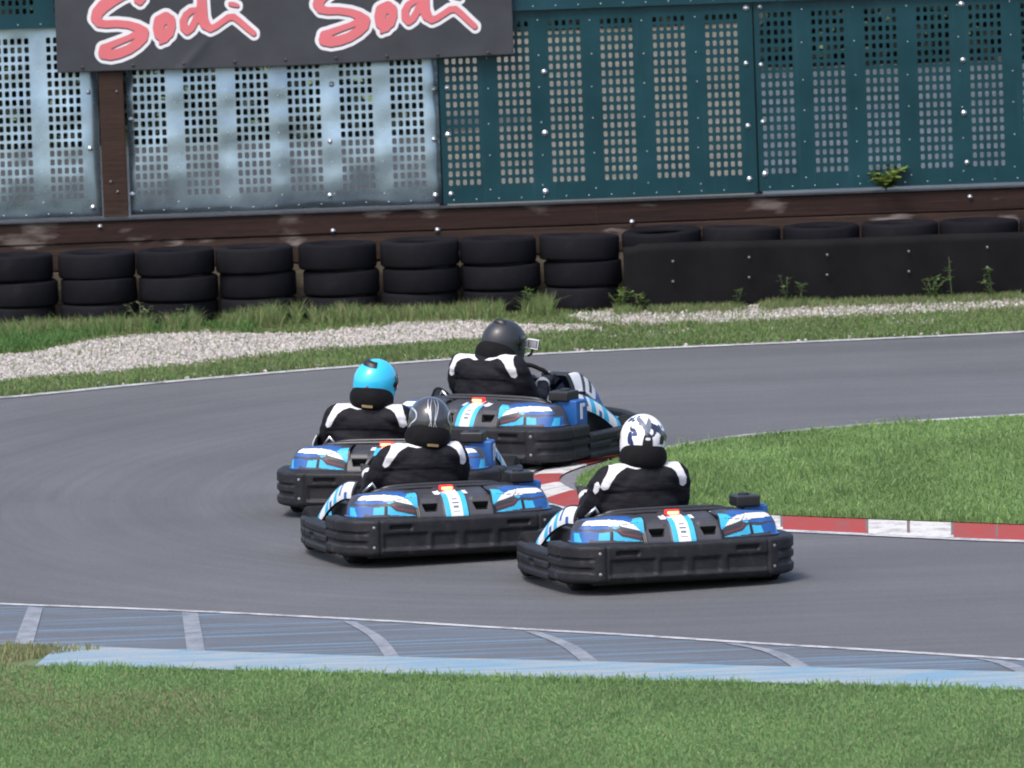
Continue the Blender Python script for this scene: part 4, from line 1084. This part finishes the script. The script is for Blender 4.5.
    def fmat(i, j):
        t, v = i / 45, abs(j / (nv - 1) * 2 - 1)
        if t < .05 or v > .965: return 1
        if .06 < t < .24 and v > .5: return 2
        if .3 < t < .55 and v > .62: return 2 if not (.38 < t < .46 and v < .85) else 1
        if .58 < t < .86 and v > .8: return 4
        if t > .55: return 3
        return 1 if v < .5 else 5
    q = MB(); q.grid(P, 46, nv, matf=fmat)
    ff = q.build('front_fairing', [MAT['grey'], MAT['black'], MAT['white'], MAT['blue'], MAT['cyan'], MAT['darkgrey']], root, True, angle=60); so = ff.modifiers.new('t', 'SOLIDIFY'); so.thickness = .012; so.offset = -1
    nose = []
    for k in range(31):
        a = PI * k / 30; nose.append((.50 * math.cos(a), 1.34 + .22 * math.sin(a), .185 + .045 * math.sin(a)))
    q = MB(); q.tube(nose, .030, 10); q.build('nose_hoop', MAT['black'], root, True)
    q = MB(); P = []
    for k in range(31):
        a = PI * k / 30; P.append([(.50 * math.cos(a) * r, 1.32 + .22 * math.sin(a) * r, .180 + (.035 * math.sin(a)) * r + .015 * (1 - r)) for r in (.94, .8, .6, .3)])
    q.grid(P, 31, 4, matf=lambda i, j: (0 if j else 1)); o = q.build('nose_panel', [MAT['blue'], MAT['cyan']], root, True); so = o.modifiers.new('t', 'SOLIDIFY'); so.thickness = .008
    for s in (-1, 1):
        q = MB(); q.box((.10 * s - .05, 1.32, .17), (.07, .02, .12), 0, (-.5, 0, 0)); q.build('pedal', MAT['steel'], root, False, .004)
    return root
kart = make_kart()
KG = 'rental go-karts on the track'
klabels = ['blue and white go-kart nearest the camera, driver in the white helmet, by the kerb', 'blue and white go-kart driven by the person in the silver-lined black helmet', 'blue and white go-kart at the left, driven by the person in the cyan helmet', 'blue and white go-kart leading the group, turned right, seen from its side']
KPOS = [((689, 591), 16, 0.0), ((461, 564), 15, 0.0), ((382, 518), -10, 0.0), ((460.5, 470.5), -31, 0.0)]
karts = []
for k, ((px, py), yaw, rl) in enumerate(KPOS):
    o = kart if k == 0 else copy_tree(kart)
    gx, gy = G(px, py, .004); o.location = (gx, gy, .005); o.rotation_euler = (0, math.radians(1.0), math.radians(yaw))
    tag(o, klabels[k], 'go-kart', KG); karts.append(o)
# ------------------------------------------------------------------ drivers
def remeshed(name, mb, voxel, smooth_it=4, mats=None):
    """one continuous skin grown over the overlapping volumes"""
    me = mb.mesh(name, []); bm = bmesh.new(); bm.from_mesh(me); bmesh.ops.recalc_face_normals(bm, faces=bm.faces); bm.to_mesh(me); bm.free()
    o = bpy.data.objects.new(name, me); COL.objects.link(o)
    r = o.modifiers.new('r', 'REMESH'); r.mode = 'VOXEL'; r.voxel_size = voxel
    s = o.modifiers.new('s', 'SMOOTH'); s.factor = .5; s.iterations = smooth_it
    dg = bpy.context.evaluated_depsgraph_get(); ev = o.evaluated_get(dg); nm = bpy.data.meshes.new_from_object(ev)
    bpy.data.objects.remove(o); bpy.data.meshes.remove(me); nm.name = name
    for m in (mats or []): nm.materials.append(m)
    nm.polygons.foreach_set('use_smooth', [True] * len(nm.polygons)); return nm
def limb(mb, pts, rs, n=14, seg=16):
    c = spline(pts, n); rr = [float(np.interp(k / (n - 1) * (len(rs) - 1), range(len(rs)), rs)) for k in range(n)]
    mb.tube(c, rr, seg); mb.ball(c[0], rr[0], 12, 8); mb.ball(c[-1], rr[-1], 12, 8)
def suit_mat():
    m, nt, b = new_mat('racing_suit')
    v = coords(nt); n = noise(nt, 14, 4, .6, v); wv = noise(nt, 9, 4, .6, coords(nt, (.5, 1, 4)))
    dark = ramp(nt, n.outputs[0], [(.3, (.0075, .0075, .0105)), (.7, (.0135, .0135, .018))]).outputs[0]
    white = ramp(nt, n.outputs[0], [(.3, (.56, .56, .60)), (.7, (.66, .66, .70))]).outputs[0]
    a = N(nt, 'ShaderNodeAttribute', attribute_name='patch'); mr = N(nt, 'ShaderNodeMapRange'); mr.inputs[1].default_value = -.0015; mr.inputs[2].default_value = .0015; L(nt, a.outputs['Fac'], mr.inputs[0])
    L(nt, mixc(nt, mr.outputs[0], dark, white), b.inputs['Base Color']); b.inputs['Roughness'].default_value = .7
    b.inputs['Specular IOR Level'].default_value = .12
    bump(nt, b, wv.outputs[0], .35, .02); return m
m_suit = suit_mat(); m_glove = plain('racing_glove', (.018, .018, .02), .7, 0, .2, 30, .3); m_glovew = plain('glove_cuff', (.55, .55, .58), .6)
m_collar = plain('neck_brace_foam', (.0055, .0055, .007), .85, 0, .2, 25, .25, .15); m_tagy = plain('gold_label', (.16, .115, .045), .6)
m_visor = plain('smoked_visor', (.008, .008, .010), .12, 0, .1, 5, coat=.5)
def skin_helmet(name, base, rough=.25, kind=None):
    m, nt, b = new_mat(name); v = coords(nt)
    if kind == 'splat':
        vo = noise(nt, 11, 2, .5, v); v2 = noise(nt, 15, 1, .4, coords(nt, (1, 1, 1), (1, 2, .5)))
        c = mixc(nt, ramp(nt, vo.outputs[0], [(.575, (0,) * 3), (.59, (1,) * 3)]).outputs[0], (.76, .76, .78), (.02, .025, .05))
        c = mixc(nt, ramp(nt, v2.outputs[0], [(.625, (0,) * 3), (.64, (1,) * 3)]).outputs[0], c, (.02, .04, .17)); L(nt, c, b.inputs['Base Color'])
    else:
        n = noise(nt, 6, 3, .5, v); L(nt, ramp(nt, n.outputs[0], [(.3, tuple(c * .9 for c in base)), (.7, base)]).outputs[0], b.inputs['Base Color'])
    b.inputs['Roughness'].default_value = rough; b.inputs['Coat Weight'].default_value = .6 if rough < .3 else .1; b.inputs['Coat Roughness'].default_value = .12
    return m
HRX, HRY, HRZ = .130, .152, .140
def hp(phi, t, off=0.0):
    """point of the helmet shell: phi turns round from +Y (front), t runs from crown (0) to lower rim (1)"""
    cy, sx = math.cos(phi), math.sin(phi)
    if t < .55: a = t / .55 * PI / 2; r, z = math.sin(a), math.cos(a) * HRZ
    else: s = (t - .55) / .45; r = 1 - (.10 + .12 * max(0, -cy)) * s * s; z = -s * .135
    fx = HRX + off; fy = HRY + off
    y = cy * r * fy; 
    if t > .55 and cy > 0: y += .018 * ((t - .55) / .45) * cy ** 2
    return Vector((sx * r * fx, y, z + (off if t < .3 else 0) ))
def make_helmet(parent, mat, deco, loc, rot):
    h = empty('helmet', loc); h.rotation_euler = rot; h.parent = parent
    P = [[tuple(hp(2 * PI * i / 56, j / 40)) for j in range(41)] for i in range(56)]
    mb = MB(); mb.grid(P, 56, 41, 0, True); sh = mb.build('shell', mat, h, True)
    so = sh.modifiers.new('t', 'SOLIDIFY'); so.thickness = .012; so.offset = -1
    mb = MB(); mb.tube([tuple(hp(2 * PI * i / 48, 1.0, .001)) for i in range(48)], .008, 8, closed=True); mb.build('rim_trim', MAT['rubber'], h, True)
    mb = MB(); P = []
    for i in range(37):
        p = (-78 + 156 * i / 36); row = []
        for j in range(13):
            t = .40 + .27 * j / 12; row.append(tuple(hp(math.radians(p), t, .005 if 0 < j < 12 else .001)))
        P.append(row)
    mb.grid(P, 37, 13); v = mb.build('visor', m_visor, h, True)
    for s in (-1, 1):
        mb = MB(); q = hp(math.radians(82 * s), .53, .004); mb.lathe([(0, .008), (.016, .006), (.02, 0)], 16, 'x'); o = mb.build('pivot', MAT['rubber'], v, True); o.location = q; o.rotation_euler = (0, 0, 0 if s > 0 else PI)
    def ribbon(name, pts, w, mat_, off=.003):
        mb = MB(); sp = spline([(a, b2, 0) for a, b2 in pts], 26); P = []
        for k, q in enumerate(sp):
            d = (sp[min(k + 1, 25)] - sp[max(k - 1, 0)]); d = Vector((d.x, d.y * 1.6, 0)).normalized(); ww = w * (math.sin(PI * (k + .6) / 26.2) ** .4)
            P.append([tuple(hp(q.x - d.y * ww * .5 * r, min(1, max(0, q.y + d.x * ww * .3 * r)), off)) for r in (-1, 0, 1)])
        mb.grid(P, 26, 3); o = mb.build(name, mat_, h, True); return o
    if deco == 'vent':
        mb = MB(); P = []
        for i in range(21):
            p = math.radians(-62 + 124 * i / 20); row = []
            for j in range(7):
                t = .13 + .13 * j / 6; row.append(tuple(hp(PI + p + .5, t, .012 * math.sin(PI * (j + .5) / 7) * math.sin(PI * (i + .5) / 21) ** .4 + .001)))
            P.append(row)
        mb.grid(P, 21, 7); mb.build('top_vent', MAT['black'], h, True)
        ribbon('sticker', [(PI - .35, .57), (PI - .2, .60)], .05, MAT['redline']); ribbon('sticker', [(PI - 1.15, .62), (PI - 1.12, .75)], .10, MAT['white'])
    if deco == 'lines':
        for s in (-1, 1):
            ribbon('silver_line', [(PI + s * .50, .12), (PI + s * .30, .30), (PI + s * .12, .48), (PI + s * .02, .66)], .045, m_silver)
            ribbon('silver_line', [(PI + s * .10, .10), (PI + s * .16, .30), (PI + s * .09, .50), (PI + s * .26, .70)], .035, m_silver)
            ribbon('silver_line', [(PI + s * 1.5, .36), (PI + s * .95, .40), (PI + s * .82, .50), (PI + s * 1.15, .62), (PI + s * 1.35, .80), (PI + s * 1.2, .95)], .06, m_silver)
    if deco == 'stripe':
        ribbon('back_stripe', [(PI, .42), (PI, .62), (PI, .98)], .46, MAT['black']); ribbon('top_stripe', [(PI - .25, .18), (PI, .34), (PI + .1, .44)], .26, m_bluegrey)
        ribbon('top_stripe', [(PI + .9, .17), (PI + .35, .26), (PI, .40)], .16, m_bluegrey); ribbon('small_mark', [(PI - .11, .50), (PI + .11, .50)], .07, MAT['white'])
        ribbon('blue_mark', [(PI - .86 + 2 * .86, .42), (PI + .80, .62)], .22, MAT['navy']); ribbon('black_mark', [(PI - .75, .46), (PI - .72, .60)], .30, MAT['black'])
    if deco == 'camera':
        mb = MB(); P = []
        for i in range(21):
            p = math.radians(-50 + 100 * i / 20); row = []
            for j in range(7): row.append(tuple(hp(PI + p, .10 + .12 * j / 6, .014 * math.sin(PI * (j + .5) / 7) * math.sin(PI * (i + .5) / 21) ** .4 + .001)))
            P.append(row)
        mb.grid(P, 21, 7); mb.build('top_vent', MAT['black'], h, True)
        ac = empty('action_camera', (.050, .205, .008)); ac.parent = h; ac.rotation_euler = (0, 0, .70)
        mb = MB(); mb.box((0, -.012, 0), (.078, .034, .064)); mb.tube([(0, -.01, -.03), (0, -.02, -.06), (-.01, -.06, -.075)], .009, 8)
        mb.tube([(-.035, -.03, -.028), (-.035, -.03, .028), (.035, -.03, .028), (.035, -.03, -.028)], .006, 8, closed=True, mi=1); mb.box((0, -.031, 0), (.052, .003, .04), 2)
        mb.tube([(-.035, .006, -.028), (-.035, .006, .028), (.035, .006, .028), (.035, .006, -.028)], .007, 8, closed=True, mi=1)
        mb.build('camera_body', [MAT['black'], MAT['white'], MAT['rim']], ac, False, .003)
    return h
m_silver = plain('silver_line_paint', (.55, .56, .6), .3, .5); m_bluegrey = plain('blue_grey_paint', (.12, .14, .19), .35)
PATCH = [(.020, .655), (.08, .680), (.135, .708), (.178, .708), (.212, .668), (.246, .600), (.256, .556), (.240, .540), (.216, .548), (.200, .590), (.178, .630), (.150, .652), (.110, .664), (.060, .652)]
SLEEVE = [(.268, .590), (.280, .575), (.290, .535), (.280, .515), (.266, .530), (.258, .565)]
def make_person(kart_o, label, helmet_mat, deco, lean=.04, head=(0.0, 0, 0), hrot=(0, 0, 0), slide=0.0, drop=0.0, sleeve=False, gold=True):
    root = empty('person'); tag(root, label, 'person', 'kart drivers')
    sh = lambda p: (p[0] + lean * max(0, (p[2] - .18)) / .4, p[1], p[2])
    mb = MB()
    for c, r in (((0, .04, .17), (.18, .15, .12)), ((0, .0, .32), (.205, .145, .17)), ((0, -.03, .45), (.232, .145, .17)), ((0, -.045, .55), (.232, .125, .12)),
                 ((-.14, -.045, .600), (.118, .10, .082)), ((.14, -.045, .600), (.118, .10, .082)), ((0, -.05, .635), (.13, .085, .06))): mb.ball(sh(c), r, 28, 18)
    limb(mb, [sh((0, -.04, .62)), (sh((0, 0, .74))[0] + head[0] * .6, head[1] * .6, .74 + head[2])], [.07, .06]); mb.ball((sh((0, 0, .80))[0] + head[0], .01 + head[1], .80 + head[2]), (.085, .10, .11), 16, 10)
    for s in (-1, 1):
        limb(mb, [sh((.195 * s, -.04, .595)), sh((.232 * s, .0, .50)), sh((.248 * s, .10, .38))], [.086, .080, .066])
        limb(mb, [sh((.248 * s, .10, .38)), sh((.225 * s, .26, .385)), (.150 * s, .425, .46)], [.064, .052, .040])
        limb(mb, [(.09 * s, .08, .16), (.16 * s, .38, .26), (.165 * s, .43, .265)], [.09, .072, .066]); limb(mb, [(.165 * s, .43, .265), (.15 * s, .62, .19), (.12 * s, .76, .12)], [.066, .058, .045])
        limb(mb, [(.12 * s, .75, .105), (.12 * s, .80, .16), (.12 * s, .83, .21)], [.045, .042, .034])
    me = remeshed('body', mb, .0095, 5, [m_suit])
    n = len(me.vertices); co = np.zeros(n * 3, np.float32); me.vertices.foreach_get('co', co); co = co.reshape(-1, 3)
    nr = np.zeros(n * 3, np.float32); me.vertices.foreach_get('normal', nr); nr = nr.reshape(-1, 3)
    # soft creases across the back and sleeves
    sd_ = float(hash(label) % 97) if False else len(label) * 3.7
    fold = (fnoise(co[:, 0] * 3.0 + sd_, co[:, 2] * 12 + co[:, 0] * 4 + sd_) - .5) * .028 + (fnoise(co[:, 0] * 13 + sd_, co[:, 2] * 13 + co[:, 1] * 9) - .5) * .014
    w = smoothstep(.2, .27, co[:, 2]) * (1 - smoothstep(.66, .72, co[:, 2])); seam = -.006 * np.exp(-((co[:, 2] - .52 - .01 * np.cos(co[:, 0] * 9)) / .006) ** 2) * (co[:, 1] < .0) * (np.abs(co[:, 0]) < .2)
    co2 = co + nr * (fold * w + seam)[:, None]; me.vertices.foreach_set('co', co2.astype(np.float32).ravel())
    lx = co[:, 0] - lean * np.maximum(0, co[:, 2] - .18) / .4
    pd = poly_sd(np.abs(lx), co[:, 2], PATCH)
    if sleeve: pd = np.maximum(pd, np.where(lx < 0, poly_sd(np.abs(lx), co[:, 2], SLEEVE), -.05))
    pd = np.where(co[:, 1] < .06, pd, -.05)
    # the yoke wraps over the shoulder: points above the seam line count as covered
    at = me.attributes.new('patch', 'FLOAT', 'POINT'); at.data.foreach_set('value', pd.astype(np.float32)); me.update()
    bo = bpy.data.objects.new('body', me); COL.objects.link(bo); bo.parent = root
    # neck brace
    mb = MB(); ring = []
    for k in range(37):
        a = math.radians(-205 + 230 * k / 36); ring.append(k)
    P = []
    for k in range(41):
        a = math.radians(-220 + 260 * k / 40); e = math.sin(PI * k / 40) ** .35; row = []
        for j in range(18):
            q = 2 * PI * j / 18; row.append((math.cos(a) * (.098 + .050 * math.cos(q) * e), math.sin(a) * (.095 + .052 * math.cos(q) * e), .060 * math.sin(q) * e * (1.18 - .15 * math.sin(a))))
        row.append(row[0]); P.append(row)
    mb.grid(P, 41, 19); cz = sh((0, -.015, .712)); cz = (cz[0] + head[0] * .6, cz[1] + head[1] * .6, cz[2] + head[2] * .6); col = mb.build('neck_brace', m_collar, root, True); col.location = cz; col.rotation_euler = (math.radians(-8), math.radians(6) * (1 if lean > 0 else 0), head[0] * 0)
    mb = MB(); P = [[(x, -.146 + .9 * x * x, z) for z in (-.064, -.048)] for x in np.linspace(-.034, .034, 9)]
    mb.grid(P, 9, 2)
    if gold:
        o = mb.build('label_tag', m_tagy, col); so = o.modifiers.new('t', 'SOLIDIFY'); so.thickness = .004
    # gloves closed round the wheel rim
    for s in (-1, 1):
        mb = MB(); c = Vector((.145 * s, .485, .470)); ax = Vector((0.15 * s, .62, .72)).normalized()    # rim direction at the hand
        fwd = Vector((-.25 * s, .80, -.5)).normalized(); up = Vector((0, .5, .85)).normalized()
        limb(mb, [c + Vector((.012 * s, -.055, -.012)), c + Vector((.012 * s, -.015, .0))], [.034, .038], 6, 12)
        for f in range(4):
            l = (.92, 1.0, .96, .78)[f]; base = c + Vector((.022 * s, .008, 0)) + up * (.030 - .020 * f)
            pts = [base, base + Vector((.006 * s, .034 * l, .004)), base + Vector((-.018 * s, .055 * l, .0)), base + Vector((-.040 * s, .040 * l, -.002))]
            limb(mb, pts, [.0105, .010, .0095, .008], 9, 8)
        tb = c + Vector((-.006 * s, -.012, .024)); limb(mb, [tb, tb + Vector((-.024 * s, .014, .014)), tb + Vector((-.034 * s, .040, .010))], [.0125, .011, .009], 8, 8)
        gm = remeshed('glove', mb, .004, 2, [m_glove]); g = bpy.data.objects.new('glove', gm); COL.objects.link(g); g.parent = root
        mb = MB(); mb.tube([c + Vector((.014 * s, -.095, -.03)), c + Vector((.013 * s, -.055, -.012))], [.045, .043], 14); mb.build('cuff', m_glovew, g, True)
    hl = sh((0, .012, .815)); hl = (hl[0] + head[0], hl[1] + head[1], hl[2] + head[2])
    make_helmet(root, helmet_mat, deco, hl, hrot)
    Mx = kart_o.rotation_euler.to_matrix(); off = Mx @ Vector((-.13 + slide, .62, 0))
    root.location = Vector(kart_o.location) + off + Vector((0, 0, -drop)); root.rotation_euler = kart_o.rotation_euler
    return root
rd = math.radians
make_person(karts[0], 'person in black racing suit and white helmet with dark splashes, in the nearest kart', skin_helmet('white_splashed_helmet', (.78, .78, .80), .25, 'splat'), 'stripe', .035, (.01, 0, 0), (rd(4), rd(4), rd(-6)), sleeve=True, gold=False)
make_person(karts[1], 'person wearing black helmet with thin silver lines, in the second nearest kart', skin_helmet('silver_lined_helmet', (.035, .037, .044), .22), 'lines', .05, (.035, 0, -.015), (rd(3), rd(5), rd(-8)), .01, .012)
make_person(karts[2], 'person in black and white suit and plain cyan helmet, leaning right', skin_helmet('cyan_helmet', (.03, .48, .78), .22), 'vent', .05, (.012, 0, .0), (rd(2), rd(12), rd(-22)), -.105, .040)
make_person(karts[3], 'person in black suit and matt black helmet with a small camera on its front', skin_helmet('matt_black_helmet', (.020, .022, .028), .42), 'camera', .02, (0.03, .085, -.062), (rd(-10), rd(4), rd(-22)), -.02)
# ------------------------------------------------------------------ light
SUN_EL, SUN_AZ = math.radians(57), math.radians(-148)     # azimuth from +Y, clockwise towards +X
w = bpy.data.worlds.new('World'); scene.world = w; w.use_nodes = True
nt = w.node_tree; nt.nodes.clear()
sky = nt.nodes.new('ShaderNodeTexSky'); sky.sky_type = 'NISHITA'; sky.sun_disc = False
sky.sun_elevation = SUN_EL; sky.sun_rotation = SUN_AZ; sky.air_density = 1.0; sky.dust_density = 4.0; sky.ozone_density = 1.0
bg = nt.nodes.new('ShaderNodeBackground'); bg.inputs[1].default_value = .15
wo = nt.nodes.new('ShaderNodeOutputWorld'); nt.links.new(sky.outputs[0], bg.inputs[0]); nt.links.new(bg.outputs[0], wo.inputs[0])
sd_ = bpy.data.lights.new('sun', 'SUN'); sd_.energy = 1.2; sd_.angle = math.radians(14); sd_.color = (1, .96, .90)
so_ = bpy.data.objects.new('sun', sd_); COL.objects.link(so_); so_.location = (-20, 20, 40)
dirv = Vector((math.sin(SUN_AZ) * math.cos(SUN_EL), math.cos(SUN_AZ) * math.cos(SUN_EL), math.sin(SUN_EL)))
so_.rotation_euler = dirv.to_track_quat('Z', 'Y').to_euler()
vs_ = scene.view_settings; vs_.view_transform = 'Standard'; vs_.look = 'None'; vs_.exposure = 0.93; vs_.gamma = 1; vs_.use_curve_mapping = False
scene.cycles.filter_width = 1.9
scene.cycles.use_denoising = True
scene.cycles.max_bounces = 6
